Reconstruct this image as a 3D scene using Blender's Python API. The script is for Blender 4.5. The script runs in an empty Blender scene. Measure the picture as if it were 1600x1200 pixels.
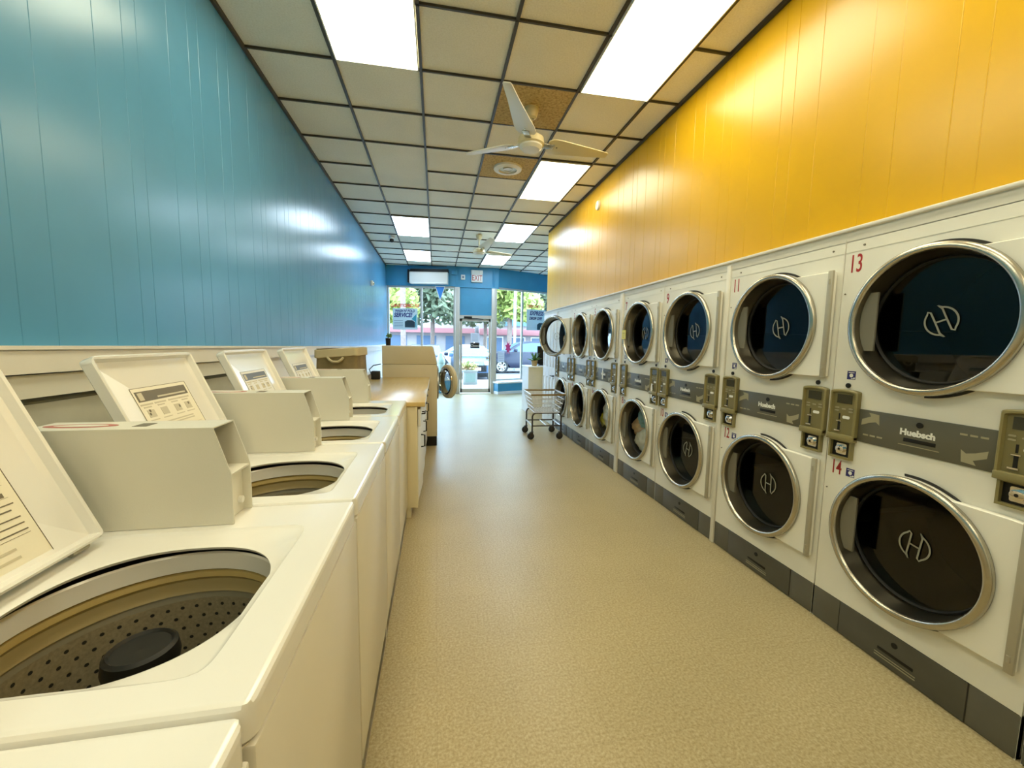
import bpy, bmesh, math, random
from math import sin, cos, pi, radians
from mathutils import Vector, Matrix, noise
random.seed(7)
SC = bpy.context.scene
COL = SC.collection

# ------------------------------------------------------------------ materials
def new_mat(name):
    m = bpy.data.materials.new(name); m.use_nodes = True
    nt = m.node_tree
    return m, nt, nt.nodes, nt.links, nt.nodes['Principled BSDF']
def mat(name, col, rough=.5, metal=0., coat=0., var=0., vscale=20., bump=0., bscale=200., spec=.5, emit=None, estr=0.):
    m, nt, N, L, p = new_mat(name)
    p.inputs['Base Color'].default_value = (*col, 1)
    p.inputs['Roughness'].default_value = rough
    p.inputs['Metallic'].default_value = metal
    p.inputs['Coat Weight'].default_value = coat
    p.inputs['Coat Roughness'].default_value = .08
    p.inputs['Specular IOR Level'].default_value = spec
    if emit:
        p.inputs['Emission Color'].default_value = (*emit, 1); p.inputs['Emission Strength'].default_value = estr
    tc = N.new('ShaderNodeTexCoord')
    if var:
        n = N.new('ShaderNodeTexNoise'); n.inputs['Scale'].default_value = vscale; n.inputs['Detail'].default_value = 4
        L.new(tc.outputs['Object'], n.inputs['Vector'])
        r = N.new('ShaderNodeMapRange'); r.inputs['From Min'].default_value = .3; r.inputs['From Max'].default_value = .7
        r.inputs['To Min'].default_value = 1-var; r.inputs['To Max'].default_value = 1+var
        L.new(n.outputs['Fac'], r.inputs['Value'])
        mx = N.new('ShaderNodeVectorMath'); mx.operation = 'SCALE'
        mx.inputs[0].default_value = col; L.new(r.outputs['Result'], mx.inputs['Scale'])
        L.new(mx.outputs['Vector'], p.inputs['Base Color'])
    if bump:
        n2 = N.new('ShaderNodeTexNoise'); n2.inputs['Scale'].default_value = bscale; n2.inputs['Detail'].default_value = 3
        L.new(tc.outputs['Object'], n2.inputs['Vector'])
        b = N.new('ShaderNodeBump'); b.inputs['Strength'].default_value = bump; b.inputs['Distance'].default_value = .004
        L.new(n2.outputs['Fac'], b.inputs['Height']); L.new(b.outputs['Normal'], p.inputs['Normal'])
    return m
def speckle_mat(name, base, dark, light, scale, rough, bump=.1, tile=None, spec=.5):
    m, nt, N, L, p = new_mat(name)
    tc = N.new('ShaderNodeTexCoord')
    n1 = N.new('ShaderNodeTexNoise'); n1.inputs['Scale'].default_value = scale; n1.inputs['Detail'].default_value = 5; n1.inputs['Roughness'].default_value = .65
    n2 = N.new('ShaderNodeTexNoise'); n2.inputs['Scale'].default_value = 1.3; n2.inputs['Detail'].default_value = 3
    L.new(tc.outputs['Object'], n1.inputs['Vector']); L.new(tc.outputs['Object'], n2.inputs['Vector'])
    cr = N.new('ShaderNodeValToRGB'); e = cr.color_ramp.elements
    e[0].position = .36; e[0].color = (*dark, 1); e[1].position = .66; e[1].color = (*light, 1)
    k = cr.color_ramp.elements.new(.5); k.color = (*base, 1)
    L.new(n1.outputs['Fac'], cr.inputs['Fac'])
    out = cr.outputs['Color']
    r = N.new('ShaderNodeMapRange'); r.inputs['From Min'].default_value = .3; r.inputs['From Max'].default_value = .7; r.inputs['To Min'].default_value = .93; r.inputs['To Max'].default_value = 1.06
    L.new(n2.outputs['Fac'], r.inputs['Value'])
    sc = N.new('ShaderNodeVectorMath'); sc.operation = 'SCALE'; L.new(out, sc.inputs[0]); L.new(r.outputs['Result'], sc.inputs['Scale']); out = sc.outputs['Vector']
    if tile:
        br = N.new('ShaderNodeTexBrick'); br.offset = 0; br.inputs['Scale'].default_value = 1
        br.inputs['Brick Width'].default_value = tile; br.inputs['Row Height'].default_value = tile
        br.inputs['Mortar Size'].default_value = .0012; br.inputs['Mortar Smooth'].default_value = .3
        br.inputs['Color1'].default_value = (1,1,1,1); br.inputs['Color2'].default_value = (.975,.975,.97,1); br.inputs['Mortar'].default_value = (.84,.83,.80,1)
        L.new(tc.outputs['Object'], br.inputs['Vector'])
        mm = N.new('ShaderNodeVectorMath'); mm.operation = 'MULTIPLY'; L.new(out, mm.inputs[0]); L.new(br.outputs['Color'], mm.inputs[1]); out = mm.outputs['Vector']
    L.new(out, p.inputs['Base Color'])
    p.inputs['Roughness'].default_value = rough; p.inputs['Specular IOR Level'].default_value = spec
    b = N.new('ShaderNodeBump'); b.inputs['Strength'].default_value = bump; b.inputs['Distance'].default_value = .003
    L.new(n1.outputs['Fac'], b.inputs['Height']); L.new(b.outputs['Normal'], p.inputs['Normal'])
    return m
def glass_mat(name, tint, refl=1.0, rough=.01, ior=1.5):
    m, nt, N, L, p = new_mat(name); N.remove(p)
    t = N.new('ShaderNodeBsdfTransparent'); t.inputs['Color'].default_value = (*tint, 1)
    g = N.new('ShaderNodeBsdfGlossy'); g.inputs['Roughness'].default_value = rough; g.inputs['Color'].default_value = (refl, refl, refl, 1)
    f = N.new('ShaderNodeFresnel'); ge = N.new('ShaderNodeNewGeometry'); mr = N.new('ShaderNodeMapRange')
    mr.inputs['To Min'].default_value = ior; mr.inputs['To Max'].default_value = 1/ior       # same reflectance seen from either face
    L.new(ge.outputs['Backfacing'], mr.inputs['Value']); L.new(mr.outputs['Result'], f.inputs['IOR'])
    x = N.new('ShaderNodeMixShader'); L.new(f.outputs['Fac'], x.inputs['Fac']); L.new(t.outputs[0], x.inputs[1]); L.new(g.outputs[0], x.inputs[2])
    L.new(x.outputs[0], N['Material Output'].inputs['Surface'])
    return m
def wood_mat(name, a, b, rough):
    m, nt, N, L, p = new_mat(name)
    tc = N.new('ShaderNodeTexCoord'); mp = N.new('ShaderNodeMapping'); mp.inputs['Scale'].default_value = (14, 1.2, 14)
    n = N.new('ShaderNodeTexNoise'); n.inputs['Scale'].default_value = 2.2; n.inputs['Detail'].default_value = 6
    cr = N.new('ShaderNodeValToRGB'); cr.color_ramp.elements[0].color = (*a, 1); cr.color_ramp.elements[1].color = (*b, 1)
    cr.color_ramp.elements[0].position = .35; cr.color_ramp.elements[1].position = .68
    L.new(tc.outputs['Object'], mp.inputs['Vector']); L.new(mp.outputs[0], n.inputs['Vector']); L.new(n.outputs['Fac'], cr.inputs['Fac'])
    L.new(cr.outputs[0], p.inputs['Base Color']); p.inputs['Roughness'].default_value = rough
    return m

M = {}
M['blue'] = mat('blue_wall_paint', (.078,.278,.475), .25, var=.04, vscale=3, bump=.05, bscale=40)
M['blue_header'] = mat('blue_header_paint', (.045,.27,.47), .4, var=.05, vscale=4)
M['yellow'] = mat('yellow_wall_paint', (.67,.375,.0025), .28, var=.04, vscale=3, bump=.05, bscale=40)
M['cream'] = mat('cream_paint', (.77,.74,.65), .4, var=.03, vscale=6)
M['white_paint'] = mat('white_paint', (.86,.88,.90), .4, var=.03, vscale=6)
M['ceiling'] = speckle_mat('ceiling_tile', (.86,.84,.74), (.80,.78,.68), (.90,.88,.79), 90, .9, .2)
M['tile_tan'] = speckle_mat('tan_fissured_tile', (.50,.36,.14), (.30,.20,.06), (.62,.46,.20), 45, .9, .5)
M['grid'] = mat('dark_grid_metal', (.035,.028,.018), .5)
M['diffuser'] = mat('light_diffuser', (.9,.9,.85), .5, emit=(1,.92,.63), estr=10.8)
M['diffuser_cool'] = mat('light_diffuser_daylight', (.9,.9,.9), .5, emit=(.68,.84,1.0), estr=13)
M['floor'] = speckle_mat('speckled_vinyl_floor', (.40,.325,.175), (.305,.24,.115), (.49,.415,.255), 100, .34, .05, tile=.305, spec=.4)
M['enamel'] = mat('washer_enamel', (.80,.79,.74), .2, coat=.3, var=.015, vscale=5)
M['enamel_shaded'] = mat('washer_enamel_shaded', (.72,.68,.57), .3, coat=.2, var=.02, vscale=4)  # same enamel, made darker and warmer to paint in the sides' shading
M['coin'] = mat('coin_box_paint', (.70,.68,.58), .38, var=.02, vscale=5, bump=.06, bscale=300)
M['dryer'] = mat('dryer_enamel', (.83,.81,.72), .34, var=.02, vscale=5)
M['dryer_door'] = mat('dryer_door_enamel', (.86,.84,.75), .3, var=.02, vscale=5)
M['steel'] = mat('brushed_steel', (.50,.47,.39), .27, metal=1, var=.06, vscale=8)
M['sleeve'] = mat('dull_steel_sleeve', (.26,.235,.18), .3, metal=1)
M['chrome'] = mat('chrome', (.75,.74,.72), .1, metal=1)
M['galv'] = mat('galvanised_sheet', (.56,.54,.43), .38, metal=.25, var=.12, vscale=5)
M['satin'] = mat('satin_pull', (.20,.185,.14), .5, metal=.2)
M['black'] = mat('black_plastic', (.008,.008,.007), .45, spec=.3)
M['rubber'] = mat('black_rubber', (.008,.008,.008), .6)
M['drum'] = mat('drum_steel', (.022,.024,.022), .5, metal=.3)
M['dglass'] = glass_mat('dark_porthole_glass', (.30,.32,.30), .9, .015, 1.45)
M['cglass'] = glass_mat('clear_porthole_glass', (.86,.88,.86), .8, .015, 1.35)
M['wglass'] = glass_mat('shop_window_glass', (.95,.97,.97), .5, .01, 1.3)
M['emblem'] = mat('etched_emblem', (.30,.30,.24), .5)
M['band'] = mat('dark_grey_band', (.105,.10,.072), .4)
M['arrow'] = mat('khaki_arrow', (.33,.30,.19), .5)
M['olive'] = mat('olive_plastic', (.225,.19,.075), .38)
M['olive_dark'] = mat('olive_face', (.175,.15,.06), .4)
M['lcd'] = mat('lcd_window', (.03,.032,.02), .15)
M['kick'] = mat('kick_plate', (.075,.072,.058), .42, var=.08, vscale=9)
M['kick2'] = mat('kick_plate_side', (.105,.10,.078), .45, var=.08, vscale=9)
M['red'] = mat('red_lettering', (.36,.012,.012), .5)
M['redbright'] = mat('red_sign', (.75,.02,.02), .5)
M['navy'] = mat('navy_print', (.012,.012,.13), .4)
M['white'] = mat('white_print', (.85,.85,.80), .5)
M['print_dark'] = mat('dark_print', (.14,.12,.08), .6)  # also paints the shade inside the coin box cavity
M['print_mid'] = mat('pale_print', (.55,.50,.36), .6)
M['paper'] = mat('paper_label', (.80,.75,.59), .5)
M['paper_cool'] = mat('cool_paper_label', (.74,.74,.72), .6)
M['print_steel'] = mat('blue_grey_print', (.15,.18,.24), .7)
M['gold'] = mat('tub_ring_gold', (.42,.32,.12), .35)
M['gold2'] = mat('tub_ring_tan', (.33,.265,.125), .45)
M['tub'] = mat('tub_speckled', (.25,.215,.14), .45, var=.18, vscale=160)
M['tubgrey'] = mat('tub_grey_step', (.20,.185,.13), .4)
M['wood'] = wood_mat('laminate_wood', (.58,.41,.155), (.63,.455,.18), .24)
M['cab'] = mat('cabinet_cream', (.74,.66,.44), .4, var=.04, vscale=3)
M['cab_white'] = mat('cabinet_door_white', (.80,.79,.74), .35)
M['beige'] = mat('beige_machine', (.60,.52,.35), .42, var=.03, vscale=4)
M['canvas'] = mat('taupe_canvas', (.22,.165,.075), .9, var=.25, vscale=9, bump=.5, bscale=350)
M['canvas_trim'] = mat('canvas_trim', (.50,.42,.25), .85, bump=.4, bscale=350)
M['fan'] = mat('fan_white', (.78,.76,.66), .35)
M['fan_cream'] = mat('fan_cream', (.70,.62,.38), .4)
M['wire'] = mat('white_wire', (.72,.74,.78), .3, metal=.3)
M['rail'] = mat('tan_rail', (.24,.15,.04), .4)
M['frame_dk'] = mat('bronze_tube', (.045,.035,.03), .4, metal=.4)
M['ac'] = mat('ac_white', (.80,.79,.74), .4)
M['doorframe'] = mat('storefront_frame', (.52,.50,.45), .4, metal=.2)
M['leaf'] = mat('leaf_green', (.10,.22,.04), .6, var=.3, vscale=12)
M['leaf_lime'] = mat('leaf_lime', (.30,.34,.07), .7, var=.25, vscale=2)
M['leaf_dark'] = mat('leaf_dark', (.15,.18,.10), .7, var=.3, vscale=2)
M['bark'] = mat('bark', (.20,.14,.11), .9, var=.2, vscale=8)
M['pot'] = mat('tan_pot', (.42,.30,.13), .6)
M['teal'] = mat('teal_cloth', (.14,.30,.30), .9, var=.2, vscale=10)
M['peach'] = mat('peach_cloth', (.62,.42,.24), .9, var=.2, vscale=10)
M['linen'] = mat('white_cloth', (.78,.75,.64), .9, var=.1, vscale=10)
M['yellowc'] = mat('yellow_cloth', (.70,.62,.05), .9, var=.1, vscale=10)
M['note'] = mat('yellow_note', (.85,.78,.22), .6)
M['asphalt'] = mat('asphalt', (.14,.14,.15), .8, var=.1, vscale=2)
M['concrete'] = mat('concrete', (.30,.29,.28), .8, var=.06, vscale=3)
M['car_navy'] = mat('navy_car_paint', (.004,.005,.022), .35, coat=.15)
M['car_blue'] = mat('blue_car_paint', (.05,.10,.18), .35, coat=.15)
M['car_white'] = mat('white_car_paint', (.42,.42,.42), .35, coat=.15)
M['car_glass'] = mat('car_glass', (.06,.10,.17), .35)
M['mint'] = mat('mint_paint', (.24,.32,.27), .5)
M['planter_white'] = mat('planter_white', (.36,.37,.34), .5)
M['flower'] = mat('flower_mix', (.45,.27,.15), .8, var=.5, vscale=6)
M['flower2'] = mat('flower_yellow', (.45,.38,.12), .8, var=.3, vscale=6)
M['pink'] = mat('pink_paint', (.7,.05,.22), .5)
M['facade'] = mat('pale_facade', (.29,.25,.24), .8, var=.06, vscale=1)
M['facade_red'] = mat('rosy_awning', (.32,.12,.12), .8)
M['sign_blue'] = mat('sky_blue_sign', (.10,.20,.28), .5)
M['brown_band'] = mat('rug_band', (.3,.12,.08), .6)
def pattern_cloth():
    m, nt, N, L, p = new_mat('spotted_cloth')
    tc = N.new('ShaderNodeTexCoord'); v = N.new('ShaderNodeTexVoronoi'); v.inputs['Scale'].default_value = 28
    cr = N.new('ShaderNodeValToRGB'); cr.color_ramp.elements[0].color = (.75,.68,.5,1); cr.color_ramp.elements[1].color = (.33,.20,.06,1)
    cr.color_ramp.elements[0].position = .25; cr.color_ramp.elements[1].position = .45
    L.new(tc.outputs['Object'], v.inputs['Vector']); L.new(v.outputs['Distance'], cr.inputs['Fac']); L.new(cr.outputs[0], p.inputs['Base Color'])
    p.inputs['Roughness'].default_value = .9
    return m
M['spotted'] = pattern_cloth()

# ------------------------------------------------------------------ mesh helpers
def frame(o, x, y):
    x = Vector(x).normalized(); y = Vector(y).normalized(); z = x.cross(y)
    m = Matrix((x, y, z)).transposed().to_4x4(); m.translation = Vector(o)
    return m
class B:
    def __init__(self, Mx=None):
        self.bm = bmesh.new(); self.M = Mx or Matrix.Identity(4); self.mi = 0
    def vs(self, pts): return [self.bm.verts.new(self.M @ Vector(p)) for p in pts]
    def face(self, v):
        try:
            f = self.bm.faces.new(v); f.material_index = self.mi; f.smooth = True; return f
        except ValueError: return None
    def box(self, x0, x1, y0, y1, z0, z1, bev=0, seg=2):
        v = self.vs([(x0,y0,z0),(x1,y0,z0),(x1,y1,z0),(x0,y1,z0),(x0,y0,z1),(x1,y0,z1),(x1,y1,z1),(x0,y1,z1)])
        fs = [self.face([v[i] for i in q]) for q in ((3,2,1,0),(4,5,6,7),(0,1,5,4),(1,2,6,5),(2,3,7,6),(3,0,4,7))]
        if bev:
            es = list({e for f in fs for e in f.edges})
            r = bmesh.ops.bevel(self.bm, geom=es, offset=bev, segments=seg, affect='EDGES', profile=.5, clamp_overlap=True)
            for f in r['faces']: f.material_index = self.mi; f.smooth = True
        return self
    def loops(self, loops, closed=True, cap0=False, cap1=False):
        L = [self.vs(l) for l in loops]; n = len(L[0])
        for a, b in zip(L, L[1:]):
            for i in range(n if closed else n-1):
                j = (i+1) % n; self.face([a[i], a[j], b[j], b[i]])
        if cap0: self.face(L[0][::-1])
        if cap1: self.face(L[-1])
        return self
    def prism(self, pts, d0, d1, F=None, bev=0):
        """polygon in the local xy of F, extruded along its z from d0 to d1"""
        F = F or Matrix.Identity(4)
        a = self.vs([F @ Vector((x, y, d0)) for x, y in pts]); b = self.vs([F @ Vector((x, y, d1)) for x, y in pts])
        n = len(pts); fs = [self.face(a[::-1]), self.face(b)]
        for i in range(n): fs.append(self.face([a[i], a[(i+1)%n], b[(i+1)%n], b[i]]))
        if bev:
            es = list({e for f in fs[:2] if f for e in f.edges})
            bmesh.ops.bevel(self.bm, geom=es, offset=bev, segments=2, affect='EDGES', profile=.5, clamp_overlap=True)
        return self
    def lathe(self, prof, F=None, seg=48, cap0=False, cap1=False, a0=0, a1=2*pi):
        F = F or Matrix.Identity(4); full = abs(a1-a0-2*pi) < 1e-6
        n = seg if full else seg+1
        ls = [[F @ Vector((r*cos(a0+(a1-a0)*i/seg), r*sin(a0+(a1-a0)*i/seg), z)) for i in range(n)] for r, z in prof]
        return self.loops(ls, full, cap0, cap1)
    def cyl(self, p0, p1, r, seg=12, r2=None, caps=True):
        p0, p1 = Vector(p0), Vector(p1); d = p1-p0
        q = d.to_track_quat('Z','Y').to_matrix().to_4x4(); q.translation = p0
        return self.lathe([(r, 0), (r if r2 is None else r2, d.length)], q, seg, caps, caps)
    def tube(self, pts, r, seg=8, closed=False):
        pts = [Vector(p) for p in pts]; n = len(pts); ls = []
        up = None
        for i, p in enumerate(pts):
            a = pts[(i-1) % n] if (i or closed) else p; b = pts[(i+1) % n] if (i < n-1 or closed) else p
            t = (b-a).normalized()
            if up is None:
                up = Vector((0,0,1)) if abs(t.z) < .9 else Vector((1,0,0))
            up = (up - t*up.dot(t)).normalized(); s = t.cross(up)
            ls.append([p + r*(cos(2*pi*k/seg)*s + sin(2*pi*k/seg)*up) for k in range(seg)])
        if closed: ls.append(ls[0])
        return self.loops(ls, True, not closed, not closed)
    def disc(self, c, r, F, seg=24):
        self.face(self.vs([F @ Vector((c[0]+r*cos(2*pi*i/seg), c[1]+r*sin(2*pi*i/seg), c[2])) for i in range(seg)])); return self
    def sphere(self, c, r, s=(1,1,1), sub=2):
        n0 = len(self.bm.verts)
        g = bmesh.ops.create_icosphere(self.bm, subdivisions=sub, radius=r)
        for v in g['verts']:
            v.co = self.M @ (Vector(c) + Vector((v.co.x*s[0], v.co.y*s[1], v.co.z*s[2])))
        for f in {f for v in g['verts'] for f in v.link_faces}: f.smooth = True; f.material_index = self.mi
        return self
    def out(self, name, mats, parent=None, loc=None, angle=35, recalc=True):
        me = bpy.data.meshes.new(name)
        if recalc: bmesh.ops.recalc_face_normals(self.bm, faces=self.bm.faces[:])
        self.bm.to_mesh(me); self.bm.free()
        for m in (mats if isinstance(mats, (list, tuple)) else [mats]): me.materials.append(m)
        me.set_sharp_from_angle(angle=radians(angle))
        o = bpy.data.objects.new(name, me); COL.objects.link(o)
        if parent: o.parent = parent
        if loc: o.location = loc
        return o
def tag(o, label=None, cat=None, group=None, kind=None):
    if label: o['label'] = label
    if cat: o['category'] = cat
    if group: o['group'] = group
    if kind: o['kind'] = kind
    return o
def thing(name, label, cat, loc=(0,0,0), rotz=0, group=None):
    o = bpy.data.objects.new(name, None); COL.objects.link(o); o.location = loc; o.rotation_euler = (0,0,rotz)
    o.empty_display_size = .1
    return tag(o, label, cat, group)
def struct(name, b, m, label=None, angle=35):
    return tag(b.out(name, m, angle=angle), label, None, None, 'structure')
def kids(o): return [c for c in bpy.data.objects if c.parent == o]
def copy_tree(o, parent=None):
    c = o.copy(); COL.objects.link(c); c.parent = parent
    for k in kids(o): copy_tree(k, c)
    return c
def text(body, size, F, m, name, parent=None, ext=.0006, shear=0, bold=0, sx=1, align='CENTER'):
    cu = bpy.data.curves.new('lettering', 'FONT'); cu.body = body; cu.size = size; cu.extrude = ext; cu.shear = shear
    cu.offset = bold; cu.align_x = align; cu.align_y = 'CENTER'; cu.resolution_u = 3
    t = bpy.data.objects.new('lettering_tmp', cu); COL.objects.link(t)
    dg = bpy.context.evaluated_depsgraph_get(); me = bpy.data.meshes.new_from_object(t.evaluated_get(dg))
    bpy.data.objects.remove(t); bpy.data.curves.remove(cu)
    me.transform(F @ Matrix.Diagonal((sx, 1, 1, 1))); me.materials.clear(); me.materials.append(m); me.name = name
    if sx < 0: me.flip_normals()
    o = bpy.data.objects.new(name, me); COL.objects.link(o)
    if parent: o.parent = parent
    return o
def rrect(x0, x1, y0, y1, r, n=5):
    P = []
    for cx, cy, a in ((x1-r,y1-r,0),(x0+r,y1-r,pi/2),(x0+r,y0+r,pi),(x1-r,y0+r,3*pi/2)):
        for i in range(n+1): P.append((cx+r*cos(a+pi/2*i/n), cy+r*sin(a+pi/2*i/n)))
    return P

# ------------------------------------------------------------------ camera
YAW, PIT, ROL, F_PX, CH = .184852, -.100070, .0155868, 636.7, 1.40
fw = Vector((sin(YAW)*cos(PIT), cos(YAW)*cos(PIT), sin(PIT))); rt = Vector((cos(YAW), -sin(YAW), 0)); up = rt.cross(fw)
r2 = cos(ROL)*rt + sin(ROL)*up; u2 = -sin(ROL)*rt + cos(ROL)*up
cam = bpy.data.cameras.new('camera'); cam.sensor_width = 36; cam.lens = F_PX/1600*36; cam.clip_start = .02; cam.clip_end = 400
co = bpy.data.objects.new('camera', cam); COL.objects.link(co)
mw = Matrix((r2, u2, -fw)).transposed().to_4x4(); mw.translation = (0,0,CH); co.matrix_world = mw
SC.camera = co

# ------------------------------------------------------------------ setting
XL, XR, YB, YW, ZC = -1.305, 2.01, -2.9, 7.30, 3.40
struct('floor', B().box(XL-.1, 4.4, YB-.1, 12.3, -.12, 0), M['floor'])
def ceil_y(i): return 2.7042+.61*i
T0 = -1.324
b = B().box(XL-.1, 4.4, YB-.1, 12.3, ZC+.012, ZC+.1); struct('ceiling', b, M['ceiling'])
# grid bars
b = B(); w = .0105
for c in range(0, 10):
    x = T0+.61*c
    if c == 0: continue
    b.box(x-w, x+w, YB, 12.2 if x > 2.0 else 11.6, ZC-.004, ZC+.02) if x < XR else b.box(x-w, x+w, YW+.05, 12.2, ZC-.004, ZC+.02)
for r in range(-9, 16):
    y = ceil_y(r); x1 = XR if y < YW else 4.3
    if r in (4,):
        b.box(XL, T0+.61, y-w*.7, y+w*.7, ZC-.004, ZC+.02); b.box(T0+1.22, x1, y-w*.7, y+w*.7, ZC-.004, ZC+.02)
    else: b.box(XL, x1, y-w*.7, y+w*.7, ZC-.004, ZC+.02)
struct('trim_1', b, M['grid'])
b = B(); b.box(XL, XL+.018, YB, 11.5, ZC-.02, ZC+.012); b.box(XR-.018, XR, YB, YW, ZC-.02, ZC+.012); struct('trim_2', b, M['grid'])
for i, (c, r) in enumerate(((3,1),(3,3))):
    struct('trim_%d' % (3+i), B().box(T0+.61*c+w, T0+.61*(c+1)-w, ceil_y(r)+w*.7, ceil_y(r+1)-w*.7, ZC+.0, ZC+.0119), M['tile_tan'])
# grooved panel walls
def grooved(name, y0, y1, z0, z1, x, side, m, th=.1, seed=1):
    rnd = random.Random(seed); pts = [(y0, 0)]; y = y0+.06
    pat = [.10,.21,.13,.27,.16,.09,.23,.18]; k = 0
    while y < y1-.04:
        pts += [(y-.0026,0),(y-.0008,.0014),(y+.0008,.0014),(y+.0026,0)]; y += pat[k % 8]; k += 1
    pts.append((y1, 0))
    poly = [(p[0], side*p[1]) for p in pts] + [(y1, side*th), (y0, side*th)]
    b = B(); Fm = Matrix.Identity(4)
    lo = [(x+d, yy, z0) for yy, d in poly]; hi = [(x+d, yy, z1) for yy, d in poly]
    b.loops([lo, hi], True, True, True)
    return struct(name, b, m, angle=20)
grooved('wall_left', YB, 11.62, 1.30, ZC+.05, XL, -1, M['blue'])
struct('wall_left_lower', B().box(XL-.1, XL+.004, YB, 11.5, 0, 1.31), M['white_paint'])
grooved('wall_right', YB, YW, 1.965, ZC+.05, XR, 1, M['yellow'], seed=3)
struct('wall_right_back', B().box(2.95, 3.0, YB, YW, 0, 2.0), M['cream'])
struct('wall_right_soffit', B().box(XR+.1, 3.0, YB, YW, 1.965, 2.02), M['cream'])
struct('wall_back', B().box(XL-.1, 3.05, YB-.1, YB, 0, ZC+.05), M['cream'])
struct('wall_right_return', B().box(XR, 4.4, YW, YW+.07, 0, ZC+.05), M['yellow'])
struct('wall_right_front', B().box(4.3, 4.4, YW, 12.3, 0, ZC+.05), M['blue_header'])
# tilted cap board along the blue wall and the panel below it
def zl(y): return 1.40-.0155-.0108*y
b = B(); ys = (YB, 11.3)
for x0, x1, o0, o1 in ((XL, XL+.045, -.088, -.012), (XL, XL+.052, -.012, 0)):
    b.loops([[(x0,y,zl(y)+o0),(x1,y,zl(y)+o0),(x1,y,zl(y)+o1),(x0,y,zl(y)+o1)] for y in ys], True, True, True)
struct('trim_5', b, M['cream'])
b = B(); ys = (YB, 3.45)
b.loops([[(XL,y,zl(y)-.168),(XL+.03,y,zl(y)-.168),(XL+.03,y,zl(y)-.093),(XL,y,zl(y)-.093)] for y in ys], True, True, True)
struct('trim_6', b, M['coin'])
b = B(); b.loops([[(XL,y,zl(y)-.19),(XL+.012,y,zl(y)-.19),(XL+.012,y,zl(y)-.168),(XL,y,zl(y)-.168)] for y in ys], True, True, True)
struct('trim_7', b, mat('olive_shadow_strip', (.12,.11,.06), .5))  # dark strip standing in for the shade under the panel's lower edge
struct('trim_8', B().box(XL, XL+.010, YB, 3.45, .25, 1.19), M['galv'])
# white board above the dryers
b = B(); b.box(1.935, XR+.02, YB, YW+.02, 1.955, 1.972, bev=.004); b.box(1.95, XR+.05, YB, YW, 1.905, 1.958)
struct('trim_9', b, M['cream'])

# ------------------------------------------------------------------ storefront
DLx, DRx, DY = .505, 1.565, 11.2
ML = frame((XL, 11.50, 0), (DLx-XL, DY-11.50, 0), (0,0,1)); LL = math.hypot(DLx-XL, DY-11.5)   # s, z, towards the room (+)
# local z of frame = x cross y = dir x up -> points to (dy,-dx): towards -Y (the room)
MR = frame((DRx+.05, 11.02, 0), (2.65, 1.12, 0), (0,0,1)); LR = math.hypot(2.65, 1.12)
HB = 2.885
def fbox(b, F, s0, s1, z0, z1, d0, d1, bev=0):
    b.M = F; b.box(s0, s1, z0, z1, d0, d1, bev); b.M = Matrix.Identity(4)
b = B(); fbox(b, ML, -.05, LL+.02, HB, ZC+.02, -.12, 0); struct('wall_front_header_left', b, M['blue_header'])
struct('wall_front', B().box(DLx-.01, DRx+.12, DY, DY+.12, HB-.02, ZC+.02), M['blue_header'])
b = B(); fbox(b, MR, -.02, LR+.2, HB+.03, ZC+.02, -.30, -.18); struct('wall_front_header_right', b, M['blue_header'])
b = B(); b.box(DLx+.09, DLx+.10, DY-.012, DY, HB, ZC); b.box(DRx-.03, DRx-.01, DY-.02, DY, HB, ZC)
b.box(DLx+.02, DRx+.1, DY-.03, DY, HB-.02, HB+.02); struct('trim_10', b, M['blue_header'])
# left window: low wall, frame, glass
b = B(); fbox(b, ML, 0, LL, 0, .34, -.12, .02); struct('wall_front_left', b, M['blue_header'])
def win(name, F, s0, s1, z0, z1, muls, d):
    b = B()
    for s in [s0, s1]+muls: fbox(b, F, s-.028, s+.028, z0, z1, d-.05, d)
    fbox(b, F, s0-.02, s1+.02, z1-.05, z1, d-.05, d+.005); fbox(b, F, s0-.02, s1+.02, z0, z0+.05, d-.05, d+.005)
    o = struct(name, b, M['doorframe'])
    b = B(); fbox(b, F, s0, s1, z0, z1, d-.03, d-.024); b.out('window_pane', M['wglass'], o)
    return o
win('window_1', ML, .03, LL-.02, .34, HB, [.93], -.04)
win('window_2', MR, .02, LR-.02, .34, HB+.03, [.98], -.20)
b = B(); fbox(b, MR, .0, LR, .035, .29, -.14, .10); struct('wall_front_right', b, M['blue_header'])
b = B(); fbox(b, MR, -.02, LR, .29, .335, -.20, .13, .006); fbox(b, MR, -.01, LR, 0, .075, -.1, .115); struct('trim_11', b, M['white_paint'])
# door with transom
b = B()
for x0, x1 in ((DLx, DLx+.125), (DRx-.075, DRx+.07)): b.box(x0, x1, DY-.05, DY+.08, 0, HB-.02, .006)
b.box(DLx+.12, DRx-.07, DY-.045, DY+.06, 2.05, 2.13); struct('trim_12', b, M['doorframe'])
struct('wall_transom', B().box(DLx+.12, DRx-.07, DY, DY+.05, 2.13, HB-.02), M['blue_header'])
d0, d1 = DLx+.135, DRx-.085
b = B()
b.box(d0, d0+.055, DY, DY+.045, .02, 2.04); b.box(d1-.055, d1, DY, DY+.045, .02, 2.04); b.box(d0, d1, DY, DY+.045, .02, .13); b.box(d0, d1, DY, DY+.045, 1.97, 2.04)
door = struct('door_1', b, M['doorframe'])
B().box(d0+.05, d1-.05, DY+.02, DY+.026, .12, 1.98).out('door_glass', M['wglass'], door)
b = B(); b.box(d1-.05, d1-.015, DY-.03, DY, .92, 1.12, .006); b.tube([(d0+.05,DY-.01,1.03),(d1-.05,DY-.01,1.03)], .010); b.cyl((d1-.1,DY-.03,.97),(d1-.1,DY,.97),.035,16); b.out('door_handle', M['steel'], door)
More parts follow.
